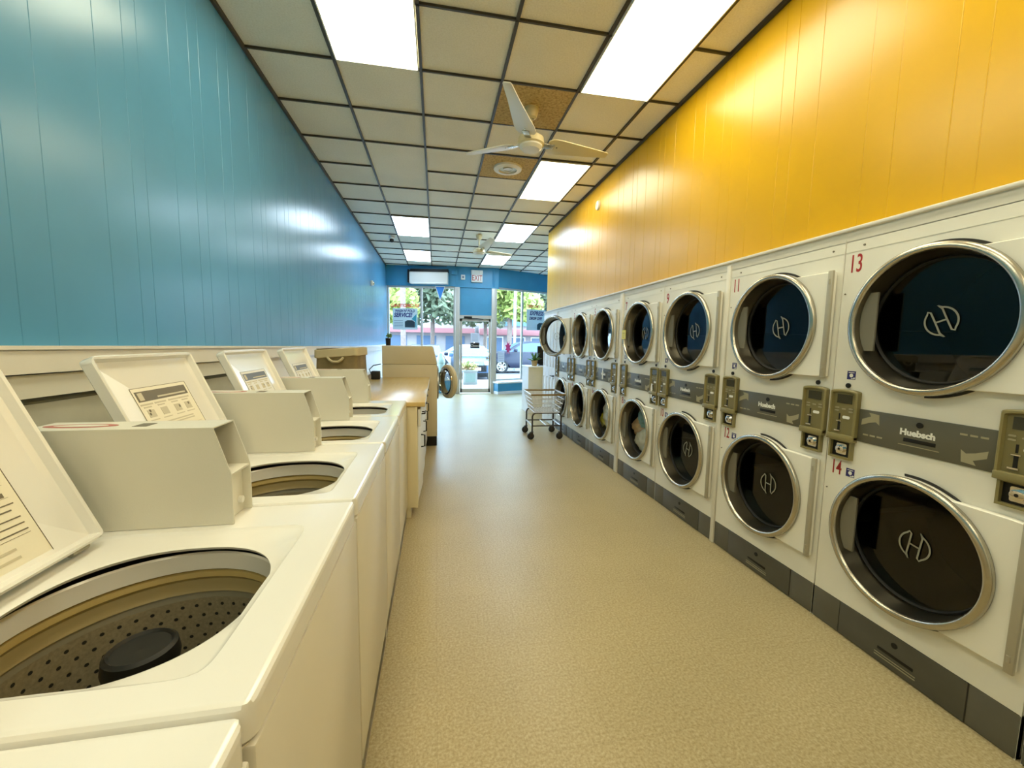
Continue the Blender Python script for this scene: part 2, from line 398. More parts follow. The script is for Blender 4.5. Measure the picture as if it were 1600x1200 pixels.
b = B(); b.box(d0+.1, d0+.32, DY-.05, DY, 2.045, 2.10, .006); b.tube([(d0+.2,DY-.05,2.045),(d0+.45,DY-.12,2.04),(d0+.62,DY-.03,2.03)], .011); b.box(d0, d1, DY-.02, DY-.0, 2.03, 2.042); b.out('door_closer', M['black'], door)
FN = lambda x, y, z: frame((x, y, z), (1,0,0), (0,0,1))    # faces the room from the front wall

# exit sign, thermostat, air conditioner, pennant, posters
t = thing('exit_sign', 'white EXIT sign with red letters and twin lamps above the glass door', 'exit sign', (1.085, DY, 3.17))
B().box(-.15,.15,-.06,0,-.16,.06,.008).out('housing', M['ac'], t)
text('EXIT', .205, FN(0,-.0605,-.055), mat('exit_red', (.38,.01,.01), .5), 'lettering', t, bold=.002, sx=.66)
b = B(); b.box(-.16,.16,-.05,0,.06,.16,.01)
for s in (-1,1): b.cyl((s*.11,-.05,.11),(s*.11,-.10,.10),.042,16)
b.out('emergency_lamp', M['white'], t)
t = thing('alarm_box', 'small square white alarm box left of the exit sign', 'alarm', (.715, DY, 3.13))
B().box(-.055,.055,-.04,0,-.065,.065,.008).out('box', M['ac'], t); B().cyl((0,-.04,0),(0,-.05,0),.026,16).out('sounder', M['print_steel'], t)
pA = ML @ Vector((.66, 3.075, 0)); rz = math.atan2(DY-11.5, DLx-XL)
t = thing('air_conditioner', 'long white wall-mounted air conditioner above the left shop window', 'air conditioner', pA, rz)
b = B(); b.prism([(0,-.15),(-.17,-.15),(-.20,-.11),(-.20,.12),(-.17,.15),(0,.15)], -.0, 1.0, frame((0,0,0),(0,1,0),(0,0,1)), .008); b.out('casing', M['ac'], t)
b = B(); b.box(.03,.97,-.205,-.165,-.152,-.125,.004); b.out('louver', M['white'], t)
b = B(); b.box(-.045,-.004,-.20,0,-.13,.2); b.box(.0,1.0,-.08,0,.15,.24); b.out('painted_shadow', M['black'], t)  # black boxes standing in for the unit's shadow on the wall
t = B(); t.box(.0,.13,-.06,0,.10,.20,.004); o = t.out('junction_box', M['blue_header'], loc=(.42, DY+.0, 3.08)); tag(o, 'blue painted junction box right of the air conditioner', 'junction box')
def paper_mat(name, c):
    m, nt, N, L, p = new_mat(name); tr = N.new('ShaderNodeBsdfTranslucent'); tr.inputs['Color'].default_value = (*c, 1); x = N.new('ShaderNodeMixShader'); x.inputs['Fac'].default_value = .3
    p.inputs['Base Color'].default_value = (*c, 1); p.inputs['Roughness'].default_value = .6
    L.new(p.outputs[0], x.inputs[1]); L.new(tr.outputs[0], x.inputs[2]); L.new(x.outputs[0], N['Material Output'].inputs['Surface']); return m
def on_left(s, z, d=.006): return frame(ML @ Vector((s, z, d)), ML.to_3x3() @ Vector((1,0,0)), (0,0,1))
b = B(); F = on_left(1.44, 0, .03); b.prism([(-.115,2.86),(.115,2.86),(0,2.53)], 0, .002, F); o = b.out('pennant', M['sign_blue']); tag(o, 'blue triangular pennant hanging in the left shop window', 'pennant')
o.data.materials[0] = mat('pennant_blue', (.02,.20,.62), .6)
b = B(); F = on_left(1.44, 0, .026); b.prism([(-.135,2.88),(.135,2.88),(0,2.49)], 0, .002, F); e = b.out('pennant_border', M['white'], o)
F = on_left(.485, 2.36, -.055); o = text('AIR CONDITIONED', .115, F, M['redbright'], 'window_lettering', sx=-.76, bold=.004); tag(o, 'red reversed AIR CONDITIONED letters on the left window glass', 'window lettering')
t = thing('service_poster', "white poster reading WASH N' FOLD SERVICE in the left shop window", 'poster', (0,0,0))
F = on_left(.49, 0, .012)
b = B(); b.prism([(-.32,1.72),(.34,1.72),(.34,2.28),(-.32,2.28)], -.002, 0, F); b.out('sheet', paper_mat('poster_sheet', (.60,.68,.70)), t)
text("WASH N' FOLD", .098, F @ Matrix.Translation((-.0,2.21,.0006)), M['navy'], 'lettering', t, shear=.25, bold=.004, sx=.78)
text("SERVICE!", .155, F @ Matrix.Translation((-.05,2.10,.0006)), M['navy'], 'lettering', t, shear=.25, bold=.007, sx=.80)
b = B(); b.prism([(.0,1.775),(.27,1.775),(.27,1.92),(.2,1.97),(.07,1.97),(.0,1.93)], 0, .001, F); b.out('dark_picture', mat('poster_dark', (.012,.03,.04), .5), t)
b = B(); b.prism([(.18,2.0),(.31,2.14),(.31,1.78),(.28,1.78),(.28,1.93)], 0, .001, F); b.out('teal_picture', mat('poster_teal', (.03,.28,.36), .5), t)
b = B()
for z in (1.95,1.90,1.86,1.82,1.78): b.prism([(-.29,z),(-.05,z),(-.05,z+.012),(-.29,z+.012)], 0, .001, F)
b.out('small_print', M['print_steel'], t)
def on_right(s, z, d=-.19): return frame(MR @ Vector((s, z, d)), MR.to_3x3() @ Vector((1,0,0)), (0,0,1))
t = thing('express_poster', 'white poster reading EXPRESS DROP OFF in the right shop window', 'poster', (0,0,0))
F = on_right(1.43, 0, -.17)
b = B(); b.prism([(-.32,1.78),(.36,1.78),(.36,2.38),(-.32,2.38)], -.002, 0, F); b.out('sheet', bpy.data.materials['poster_sheet'], t)
text("EXPRESS", .165, F @ Matrix.Translation((.03,2.27,.0006)), M['navy'], 'lettering', t, shear=.25, bold=.006, sx=.80)
text("DROP OFF!", .115, F @ Matrix.Translation((.0,2.12,.0006)), M['navy'], 'lettering', t, shear=.25, bold=.005, sx=.80)
b = B(); b.prism([(.06,1.80),(.33,1.80),(.33,1.95),(.26,2.0),(.13,2.0),(.06,1.95)], 0, .001, F); b.out('dark_picture', bpy.data.materials['poster_dark'], t)
F = on_right(1.45, 2.47, -.215); o = text('AIR CONDITIONED', .10, F, M['redbright'], 'window_lettering', sx=-.72, bold=.004); tag(o, 'red reversed AIR CONDITIONED letters on the right window glass', 'window lettering')
t = thing('notice_sheet', 'white notice sheet taped low on the right window by the parked car', 'notice', (0,0,0))
F = on_right(.27, 0, -.19); b = B(); b.prism([(-.11,.86),(.11,.86),(.11,1.17),(-.11,1.17)], 0, .002, F); b.out('sheet', paper_mat('notice_white', (.70,.74,.82)), t)
b = B()
for k in range(5): b.prism([(-.08,.91+.05*k),(.08,.91+.05*k),(.08,.918+.05*k),(-.08,.918+.05*k)], .002, .0028, F)
b.out('print', M['print_steel'], t)
o = B(); F = on_right(.50, 0, -.19); pts = []
for k in range(16):
    a = 2*pi*k/16; r = .16 if k % 2 else .085
    pts.append((r*sin(a)*.7, 1.27+r*cos(a)*1.25))
o.prism(pts, 0, .002, F); o = o.out('star_sticker', M['pink']); tag(o, 'magenta star sticker on the right window', 'sticker')
t = thing('closed_sign', 'small black hanging sign with white writing on the door glass', 'sign', (1.045, DY-.004, 1.315))
B().box(-.125,.125,0,.008,-.072,.072,.003).out('plate', M['black'], t); text('Closed', .085, FN(0,-.0008,-.002), M['white'], 'lettering', t)
t = thing('hours_sheet', 'pale paper sheet taped above the black sign on the glass door', 'notice', (1.05, DY+.012, 1.53))
B().box(-.12,.12,0,.003,-.125,.125).out('sheet', bpy.data.materials['notice_white'], t)
b = B()
for k in range(6): b.box(-.09,.09,-.001,0,-.09+.035*k,-.083+.035*k)
b.out('print', M['print_steel'], t)

# ------------------------------------------------------------------ ceiling fittings
def ceiling_light(c, r, label):
    x0, y0 = T0+.61*c, ceil_y(r)
    t = thing('ceiling_light', label, 'ceiling light', (x0+.305, y0+.61, ZC), 0, 'fluorescent ceiling lights')
    B().box(-.285,.285,-.592,.592,-.010,.006).out('diffuser', M['diffuser_cool' if r >= 7 else 'diffuser'], t)
    b = B()
    for s in (-1,1): b.box(s*.285-.008*(1+s)/2*0-.004, s*.285+.004, -.6,.6,-.014,.008); b.box(-.289,.289, s*.596-.004, s*.596+.004, -.014,.008)
    b.out('frame', M['white'], t); return t
for c, r, l in ((1,-1,'bright ceiling light above the washers nearest the camera'),(4,-1,'big bright ceiling light nearest the yellow wall and camera'),
                (4,3,'ceiling light just beyond the near ceiling fan'),(1,7,'third-row ceiling light over the blue wall side, before the far one'),
                (4,7,'ceiling light before the far ceiling fan on the yellow side'),(1,11,'farthest ceiling light on the blue wall side, by the air conditioner'),
                (4,11,'farthest ceiling light on the yellow side, behind the far fan'),
                (1,-4,'added ceiling light, unseen above the camera on the washer side'),(4,-4,'added ceiling light, unseen above the camera on the dryer side'),  # unseen panels added above and behind the camera to brighten near faces
                (1,-8,'added rearmost ceiling light on the washer side, unseen behind the camera'),(4,-8,'added rearmost ceiling light on the dryer side, unseen behind the camera')):
    ceiling_light(c, r, l)
def ceiling_fan(loc, drop, angs, label):
    t = thing('ceiling_fan', label, 'ceiling fan', loc, 0, 'three-blade ceiling fans')
    b = B(); b.lathe([(.0,0),(.062,0),(.06,-.03),(.045,-.075),(.02,-.085)], seg=24); b.out('canopy', M['fan_cream'], t)
    B().cyl((0,0,-.06),(0,0,-drop+.10),.013,12).out('downrod', M['fan_cream'], t)
    b = B(); b.lathe([(.0,-drop-.005),(.075,-drop-.003),(.098,-drop+.018),(.10,-drop+.03)], seg=32); b.out('motor_cap', M['fan'], t)
    b = B(); b.lathe([(.10,-drop+.03),(.115,-drop+.04),(.11,-drop+.09),(.06,-drop+.125),(.0,-drop+.13)], seg=32); b.out('motor', M['fan_cream'], t)
    for i, (a, tilt, len_) in enumerate(angs):
        R = Matrix.Translation((0,0,-drop+.055)) @ Matrix.Rotation(radians(a),4,'Z') @ Matrix.Rotation(radians(tilt),4,'Y') @ Matrix.Rotation(radians(-13),4,'X')
        b = B(R); prof = [(.15,.060),(.19,.088),(.26,.088),(.45,.066),(.60,.048),(len_-.015,.034),(len_,.026)]
        pts = [(x, -y) for x, y in prof] + [(x, y) for x, y in prof[::-1]]
        b.prism(pts, -.004, .004, None, .0025); bl = b.out('blade', M['fan'] if i else M['fan_cream'], t)
        b = B(R); b.box(.08,.21,-.03,.03,-.010,-.004,.002)
        for q in ((.19,.02),(.19,-.02),(.235,0)): b.cyl((q[0],q[1],-.008),(q[0],q[1],-.003),.007,8)
        b.out('blade_bracket', M['steel'], bl)
    return t
ceiling_fan((.81, 3.62, ZC), .335, ((4,1,.72),(-115,-2,.80),(148,0,.62)), 'white three-blade ceiling fan nearest the camera, under a tan tile')
ceiling_fan((.80, 7.86, ZC), .36, ((-6,4,.62),(-72,-12,.60),(178,1,.62)), 'far white three-blade ceiling fan near the exit sign')
t = thing('ceiling_vent', 'round white vent in a tan ceiling tile beyond the near fan', 'vent', (.816, 4.84, ZC))
b = B(); b.lathe([(.165,0),(.16,-.018),(.105,-.028),(.10,-.012)], seg=40); b.out('flange', M['white'], t)
b = B(); b.lathe([(.0,-.016),(.045,-.016),(.045,-.022),(.055,-.022),(.055,-.012),(.10,-.012)], seg=40); b.out('grille', M['galv'], t)
t = thing('smoke_detector', 'round white smoke detector on the yellow wall', 'smoke detector', (XR, 5.03, 3.135))
Fx = frame((0,0,0),(0,-1,0),(0,0,1))
B().lathe([(0,.028),(.03,.028),(.052,.022),(.06,.0)], Fx, 28).out('housing', M['fan'], t); B().lathe([(0,.032),(.016,.031),(.02,.027)], Fx, 16).out('sensor', M['galv'], t)
t = thing('security_camera', 'small dome security camera hanging from the ceiling by the blue wall', 'camera', (-.83, 8.36, ZC))
B().lathe([(.0,0),(.06,0),(.055,-.05),(.0,-.05)], seg=20).out('base', M['ac'], t); b = B(); b.sphere((0,-.02,-.075),.042); b.out('lens_dome', M['black'], t)
t = thing('wall_speaker', 'small grey round wall sensor high on the blue wall near the window', 'sensor', (XL, 8.85, 2.57))
Fx2 = frame((0,0,0),(0,1,0),(0,0,1)); B().box(0,.05,-.06,.06,-.05,.05,.012).out('housing', M['galv'], t); B().lathe([(0,.075),(.03,.07),(.04,.05)], Fx2, 16).out('cap', M['steel'], t)

# ------------------------------------------------------------------ top-load washers
WP, WW = .675, .668
HX, HY, HR = .055, -.0645, .195          # opening centre and radius in washer coordinates
def sell(a, r, n=2.35): return r/((abs(cos(a))**n+abs(sin(a))**n)**(1/n))
def make_washer():
    t = thing('washing_machine', '', 'washing machine', (0,0,0), 0, 'top-load washers along the blue wall')
    x0, x1, y0, y1 = -.345, .345, -WW/2, WW/2
    b = B(); A = rrect(x0+.006, x1-.008, y0+.004, y1-.004, .012, 3); A2 = rrect(x0+.012, x1-.014, y0+.010, y1-.010, .010, 3)
    b.loops([[(x,y,z) for x,y in Q] for Q, z in ((A,.02),(A,.893),(A2,.893),(A2,.03))], True, True, True)
    b.out('cabinet', M['enamel_shaded'], t)
    b = B(); b.box(x1-.02, x1+.001, y0+.005, y1-.005, .12, .892, .004); b.box(x1-.03, x1-.008, y0+.008, y1-.008, .0, .115, .004); b.out('front_panel', M['enamel_shaded'], t)
    # top panel with dished opening
    R = rrect(x0, x1, y0, y1, .026, 6); P = []
    for (ax, ay), (bx, by) in zip(R, R[1:]+R[:1]):
        n = max(1, int(math.hypot(bx-ax, by-ay)/.02))
        for k in range(n): P.append((ax+(bx-ax)*k/n, ay+(by-ay)*k/n))
    cx, cy = HX, HY; ang = [math.atan2(y-cy, x-cx) for x, y in P]
    def shrink(s, z):
        return [(max(x0+s, min(x1-s, x)), max(y0+s, min(y1-s, y)), z) for x, y in P]
    def rect_ray(a, X0, X1, Y0, Y1, n=14):
        dx, dy = cos(a), sin(a); mx, my = (X1-cx if dx > 0 else cx-X0), (Y1-cy if dy > 0 else cy-Y0)
        s = ((abs(dx)/mx)**n+(abs(dy)/my)**n)**(-1/n); return s
    def rec(z, off): return [(cx+cos(a)*(rect_ray(a,-.20,.262,-.275,.195)-off), cy+sin(a)*(rect_ray(a,-.20,.262,-.275,.195)-off), z) for a in ang]
    def hole(z, dr): return [(cx+cos(a)*(sell(a,HR)+dr), cy+sin(a)*(sell(a,HR)+dr), z) for a in ang]
    zt = .95
    b = B(); b.loops([shrink(0,.898), shrink(0,.936), shrink(0,.938), shrink(.0018,.9442), shrink(.0055,.9485), shrink(.0105,zt), shrink(.0125,zt), rec(zt,0), rec(zt-.004,.006), rec(zt-.007,.014), hole(zt-.010,.008), hole(zt-.013,0), hole(zt-.019,.003), hole(zt-.021,.012)], True)
    b.out('top_panel', M['enamel'], t, angle=24)
    # tub
    Ft = Matrix.Translation((HX, HY, 0))
    b = B(); b.lathe([(.250,.922),(.250,.912),(.224,.912)], Ft, 64); b.mi = 1; b.lathe([(.226,.908),(.224,.914),(.220,.916),(.217,.912),(.216,.876),(.226,.872)], Ft, 64)
    b.mi = 2; b.lathe([(.226,.872),(.219,.868),(.216,.858),(.222,.850)], Ft, 64); b.mi = 3; b.lathe([(.222,.850),(.220,.838),(.220,.828),(.217,.822)], Ft, 64)
    b.out('tub_ring', [M['rubber'], M['enamel'], M['gold'], M['gold2']], t)
    b = B(); b.lathe([(.226,.822),(.222,.816),(.219,.806)], Ft, 64); b.mi = 1; b.lathe([(.219,.806),(.214,.45),(.19,.42),(0,.42)], Ft, 64)
    b.mi = 2
    for i in range(12):
        z = .790-.024*i; n = 52
        for k in range(n):
            a = 2*pi*(k+(i % 2)*.5)/n; rr = .2178-(.806-z)*.0141
            c = Vector((HX+rr*cos(a), HY+rr*sin(a), z)); F = frame(c, (-sin(a), cos(a), 0), (0,0,1)); b.disc((0,0,0), .0040, F, 7)
    b.out('basket', [M['tubgrey'], M['tub'], M['rubber']], t, recalc=False)
    b = B(); b.lathe([(.09,.42),(.070,.55),(.050,.80),(.055,.832),(.052,.852),(.046,.857),(.042,.852),(0,.850)], Ft, 40)
    for k in range(4):
        a = pi/2*k+.4; b.M = Matrix.Translation((HX,HY,0)) @ Matrix.Rotation(a,4,'Z'); b.box(.05,.19,-.008,.008,.43,.50,.003)
    b.M = Matrix.Identity(4); b.out('agitator', M['black'], t)
    # lid, open and leaning to the wall
    hx, hz, L, lean = -.168, .957, .42, radians(113.5)
    FL = frame((hx, 0, hz), (0,1,0), (cos(lean), 0, sin(lean)))       # x = along wall, y = up the lid, z = inner face side
    ly0, ly1 = -.275, .172
    b = B(); A = rrect(ly0, ly1, 0, L, .022, 6)
    def ins(s, z):
        return [FL @ Vector((max(ly0+s, min(ly1-s, x)), max(s, min(L-s, y)), z)) for x, y in A]
    b.loops([ins(.004,-.012), ins(0,-.008), ins(0,.018), ins(.004,.021), ins(.010,.019), ins(.016,.004), ins(.030,.0)], True, True, True)
    lid = b.out('lid', M['enamel'], t, angle=40)
    b = B()
    for y in (ly0+.05, ly1-.05): b.cyl(FL @ Vector((y-.02,-.002,.0)), FL @ Vector((y+.02,-.002,.0)), .007, 10)
    b.out('hinge', M['steel'], lid)
    FLl = FL @ Matrix.Translation((-.055, .02, .0006))
    b = B(); b.prism([(-.125,.0),(.135,.0),(.135,.30),(-.125,.30)], 0, .0006, FLl)
    b.mi = 1
    def bar(x0, x1, y0, y1, lift=.0012): b.prism([(x0,y0),(x1,y0),(x1,y1),(x0,y1)], .0004, lift, FLl)
    for (q) in ((-.125,.135,.0,.0012),(-.125,.135,.2988,.30),(-.125,-.1238,0,.30),(.1338,.135,0,.30)): bar(*q)
    bar(-.115,.122,.256,.288); bar(-.05,.112,.132,.141); bar(-.066,-.060,.129,.142)
    for k in range(3): bar(-.02+.05*k, .02+.05*k, .116, .1185); bar(-.01+.045*k, .02+.045*k, .104, .107)
    for k in range(3): bar(.03+.0*k, .118, .088-.013*k, .0905-.013*k)
    bar(-.1,.118,.055,.0558); bar(-.1,-.0992,.055,.13); bar(-.1,.118,.13,.1305)
    b.mi = 2
    bar(-.108,-.088,.260,.284,.0016); bar(-.03,.110,.262,.267,.0016)
    for x in (-.09,-.03,.035,.09):
        bar(x-.026,x+.026,.244,.249); bar(x-.018,x+.014,.236,.240); bar(x-.014,x+.016,.205,.229); bar(x-.02,x+.02,.195,.198)
    for z in (.172,.180): bar(-.06,.09,z,z+.004)
    bar(-.11,.12,.155,.1562)
    for k in range(4): bar(-.1,.0+.02*(k%3),.112-.014*k,.118-.014*k)
    for z in (.034,.018): bar(-.09,.08,z,z+.005)
    b.mi = 1
    for x, y in ((-.095,.222),(-.10,.212),(.042,.216),(.092,.219)): bar(x,x+.006,y,y+.008,.0018)
    b.out('instruction_label', [M['paper'], M['print_dark'], M['print_mid']], lid, recalc=False)
    # coin box
    cy0, cy1 = .2175, .3200; zb = .951; out = [(-.34,zb),(.085,zb),(.085,1.074),(.05,1.190),(-.34,1.190)]
    b = B(); Fs = frame((0,0,0),(1,0,0),(0,0,1))                     # local z = -Y
    for y in (cy0, cy1-.003): b.prism(out, -y-.003, -y, Fs)
    b.box(-.34,.05,cy0,cy1,1.187,1.190); b.box(-.34,-.337,cy0,cy1,zb,1.19)
    b.box(-.12,.083,cy0,cy1,1.069,1.074); b.mi = 1; b.box(-.12,-.117,cy0+.003,cy1-.003,1.07,1.187); b.box(-.117,.03,cy0+.0032,cy0+.0045,1.075,1.187); b.box(-.117,.02,cy0+.0045,cy1-.0032,1.180,1.1868); b.mi = 0; b.box(.060,.064,cy0+.003,cy1-.003,zb,1.07); b.box(-.34,.06,cy0+.002,cy1-.002,zb,zb+.003)  # dark inner plates paint in the shade of the open cavity
    cb = b.out('coin_box', [M['coin'], M['print_dark']], t)
    b = B(); b.cyl((.064,cy1-.025,.985),(.074,cy1-.025,.985),.0085,16); b.out('lock_button', M['white'], cb)
    b = B(); Fz = Matrix.Translation((-.25,(cy0+cy1)/2,1.1901)); b.prism([(.075*cos(a)*1.0,.022*sin(a)) for a in [2*pi*k/24 for k in range(24)]],0,.0006,Fz); b.mi = 1
    b.prism([(.055*cos(a),.012*sin(a)) for a in [2*pi*k/24 for k in range(24)]],.0003,.001,Fz); b.out('oval_sticker', [mat('sticker_rust',(.45,.13,.10),.5), M['coin']], cb)
    b = B(); b.box(-.135,-.105,(cy0+cy1)/2-.02,(cy0+cy1)/2+.02,1.190,1.1906); b.out('square_sticker', M['print_dark'], cb)
    return t
W0 = make_washer()
WL = ['white top-load washer nearest the camera, only its front top corner in view',
      'white top-load washer with its open tub and black agitator in view',
      'second white top-load washer with open lid showing a dark-headed instruction label',
      'third white top-load washer with open lid, between two coin boxes',
      'last white top-load washer in the row, next to the wooden counter']
for k in range(5):
    o = W0 if k == 0 else copy_tree(W0)
    o.location = (-.57, .505+WP*(k-1)+WP/2, 0); o['label'] = WL[k]
# the two far washers wear a cooler, bluish-grey printed label
def recolor(root_i, mats):
    for o in bpy.data.objects:
        if o.name.startswith('instruction_label') and o.parent.parent.name == root_i:
            me = o.data.copy(); o.data = me
            for i, m in enumerate(mats): me.materials[i] = m
for nm in ('washing_machine.003', 'washing_machine.004'): recolor(nm, [M['paper_cool'], M['print_steel'], M['print_mid']])

# ------------------------------------------------------------------ counter with cabinets, hamper, beige machine
t = thing('counter_cabinet', 'long cream base cabinet with white doors under the wooden counter', 'cabinet', (0,0,0))
CY0, CY1, CZ = 3.215, 5.494, .925
b = B(); b.box(-.86,-.145,CY0,CY1,.085,CZ-.03); b.box(-.86,-.20,CY0+.01,CY1,0,.085); b.box(-.225,-.205,CY0-.004,CY0+.01,.085,CZ-.03); b.box(-.165,-.145,CY0-.006,CY0+.01,.085,CZ-.03); b.out('carcass', M['cab'], t)
n = 4; wd = (CY1-CY0)/n
for k in range(n):
    ya, yb = CY0+wd*k+.012, CY0+wd*(k+1)-.008
    b = B(); b.box(-.142,-.122,ya,yb,.735,CZ-.05,.004); d = b.out('drawer', M['cab_white'], t)
    b = B(); ym = (ya+yb)/2; b.tube([(-.122,ym-.05,.80),(-.095,ym-.045,.80),(-.095,ym+.045,.80),(-.122,ym+.05,.80)],.006); b.out('handle', M['black'], d)
    b = B(); b.M = Matrix.Translation((-.142,yb,0)) @ Matrix.Rotation(radians(-1.2 if k else -3.0),4,'Z') @ Matrix.Translation((0,-yb,0)); b.box(0,.02,ya,yb,.095,.715,.004)
    d = b.out('door', M['cab_white'], t)
    b = B(); b.tube([(-.12,ya+.06,.56),(-.092,ya+.06,.565),(-.092,ya+.06,.655),(-.12,ya+.06,.66)],.006); b.out('handle', M['black'], d)
t = thing('countertop', 'long wood-grain countertop with white front edge beyond the washers', 'countertop', (0,0,0))
B().box(-1.29,-.086,CY0-.01,CY1,CZ-.028,CZ+.008,.003).out('worktop', M['wood'], t)
B().box(-.0858,-.0845,CY0-.01,CY1,CZ-.028,CZ+.007).out('edge_strip', M['cab_white'], t)
b = B(); b.box(-1.29,-.80,4.05,CY1,CZ+.008,.992); up_ = b.out('upstand', M['wood'], t); B().box(-1.29,-.795,4.05,CY1,.992,1.002,.002).out('upstand_cap', M['white_paint'], up_)
# hamper
t = thing('laundry_hamper', 'taupe canvas laundry hamper with light rim and handle on the counter', 'hamper', (-.76, 3.56, CZ+.0085), radians(-4))
def hl(w, d, z, r=.03, bul=0):
    return [(x, y, z) for x, y in rrect(-w/2, w/2, -d/2, d/2, r, 4)]
b = B(); ls = [hl(.30,.30,0), hl(.315,.31,.01), hl(.325,.33,.15), hl(.315,.33,.30), hl(.312,.33,.40)]
b.loops(ls, True, True, False); b.loops([hl(.304,.322,.40), hl(.306,.32,.15), hl(.29,.28,.02)], True, False, True)
for v in b.bm.verts: v.co += Vector((noise.noise(v.co*7)*.012, noise.noise(v.co*7+Vector((9,0,0)))*.012, 0))
b.out('body', M['canvas'], t)
b = B(); b.loops([[Vector(p)+Vector((0,0,.012*sin(p[0]*14))) for p in l] for l in (hl(.318,.335,.335), hl(.334,.35,.34), hl(.330,.348,.398), hl(.316,.334,.402))], True); b.out('rim_cuff', M['canvas_trim'], t)
b = B(); pts = [(-.06,-.178,.335),(-.045,-.184,.315),(-.02,-.186,.30),(.02,-.186,.30),(.045,-.184,.315),(.06,-.178,.335)]; b.tube(pts,.010); b.out('handle', M['canvas_trim'], t)
# beige front loader
t = thing('front_load_washer', 'beige front-load machine with round door swung open, beyond the counter', 'washing machine', (0,0,0))
MY0, MY1 = 5.50, 6.20; X0, X1 = -.69, .012
b = B(); b.box(X0, X1, MY0, MY1, .13, 1.10, .008); b.out('cabinet', M['beige'], t)
b = B(); Fs = frame((0,MY1,0),(1,0,0),(0,0,1)); b.prism([(X0,1.103),(X1,1.103),(X1,1.115),(X1-.05,1.325),(X1-.07,1.34),(X0,1.34)], 0, MY1-MY0, Fs, .006); b.out('control_head', M['beige'], t)
B().box(X0+.02, X1-.005, MY0+.01, MY1-.02, 0, .13).out('plinth', M['black'], t)
b = B(); Fr = frame((X1,(MY0+MY1)/2,.83),(0,1,0),(0,0,1)); b.lathe([(.235,0),(.235,.02),(.20,.025),(.19,.0)], Fr, 40); b.mi = 1; b.lathe([(.192,.004),(.0,.004)], Fr, 40); b.out('porthole', [M['steel'], M['black']], t)
dd = bpy.data.objects.new('porthole_door', None); COL.objects.link(dd); dd.parent = t
# hinge on the far side; the inner face looks back towards the washers
hinge = Vector((X1+.035, MY0+.60, .84)); od = radians(27)
dirv = Vector((sin(od), -cos(od), 0)); nrm = Vector((-cos(od), -sin(od), 0))   # inner side
Fd = frame(hinge + dirv*.25, dirv, (0,0,1)); 
sgn = 1 if Fd.to_3x3() @ Vector((0,0,1)) @ nrm > 0 else -1
b = B(); b.lathe([(.175,.03*sgn),(.215,.032*sgn),(.24,.015*sgn),(.243,-.02*sgn),(.225,-.036*sgn),(.16,-.038*sgn)], Fd, 48); b.out('door_rim', M['beige'], dd)
b = B(); b.lathe([(.198,.034*sgn),(.195,.046*sgn),(.17,.048*sgn),(.165,.03*sgn)], Fd, 48); b.out('chrome_ring', M['chrome'], dd)
b = B(); b.lathe([(.168,.035*sgn),(.15,.09*sgn),(.11,.12*sgn),(.0,.13*sgn)], Fd, 40); b.out('door_glass', glass_mat('bowl_glass', (.75,.8,.78), .95, .02, 1.8), dd)
b = B(); b.box(X1, X1+.05, MY0+.585, MY0+.63, .76, .92, .004); b.out('door_hinge', M['steel'], dd)
t = thing('power_adapter', 'black box with looped black cord beside the beige machine', 'adapter', (-.73, 5.22, CZ+.008))
B().box(-.05,.05,-.05,.05,.0,.10,.008).out('box', M['black'], t)
b = B(); b.tube([(-.05,-.02,.06),(-.07,-.03,.12),(-.02,-.04,.17),(.06,0,.185)],.006); b.out('cord', M['black'], t)
t = thing('small_succulent', 'small dark green plant in black pot on top of the beige machine', 'potted plant', (-.655, 5.92, 1.341))
B().lathe([(0,0),(.032,0),(.036,.10),(.03,.10),(.03,.09),(0,.09)], seg=16).out('pot', M['black'], t)
b = B()
for k in range(26):
    a = random.random()*2*pi; h = random.uniform(.02,.07); r = random.uniform(.01,.04); b.sphere((.02+r*cos(a), r*sin(a), .09+h), .014, (1,1,.7), 1)
b.out('leaves', M['leaf'], t)

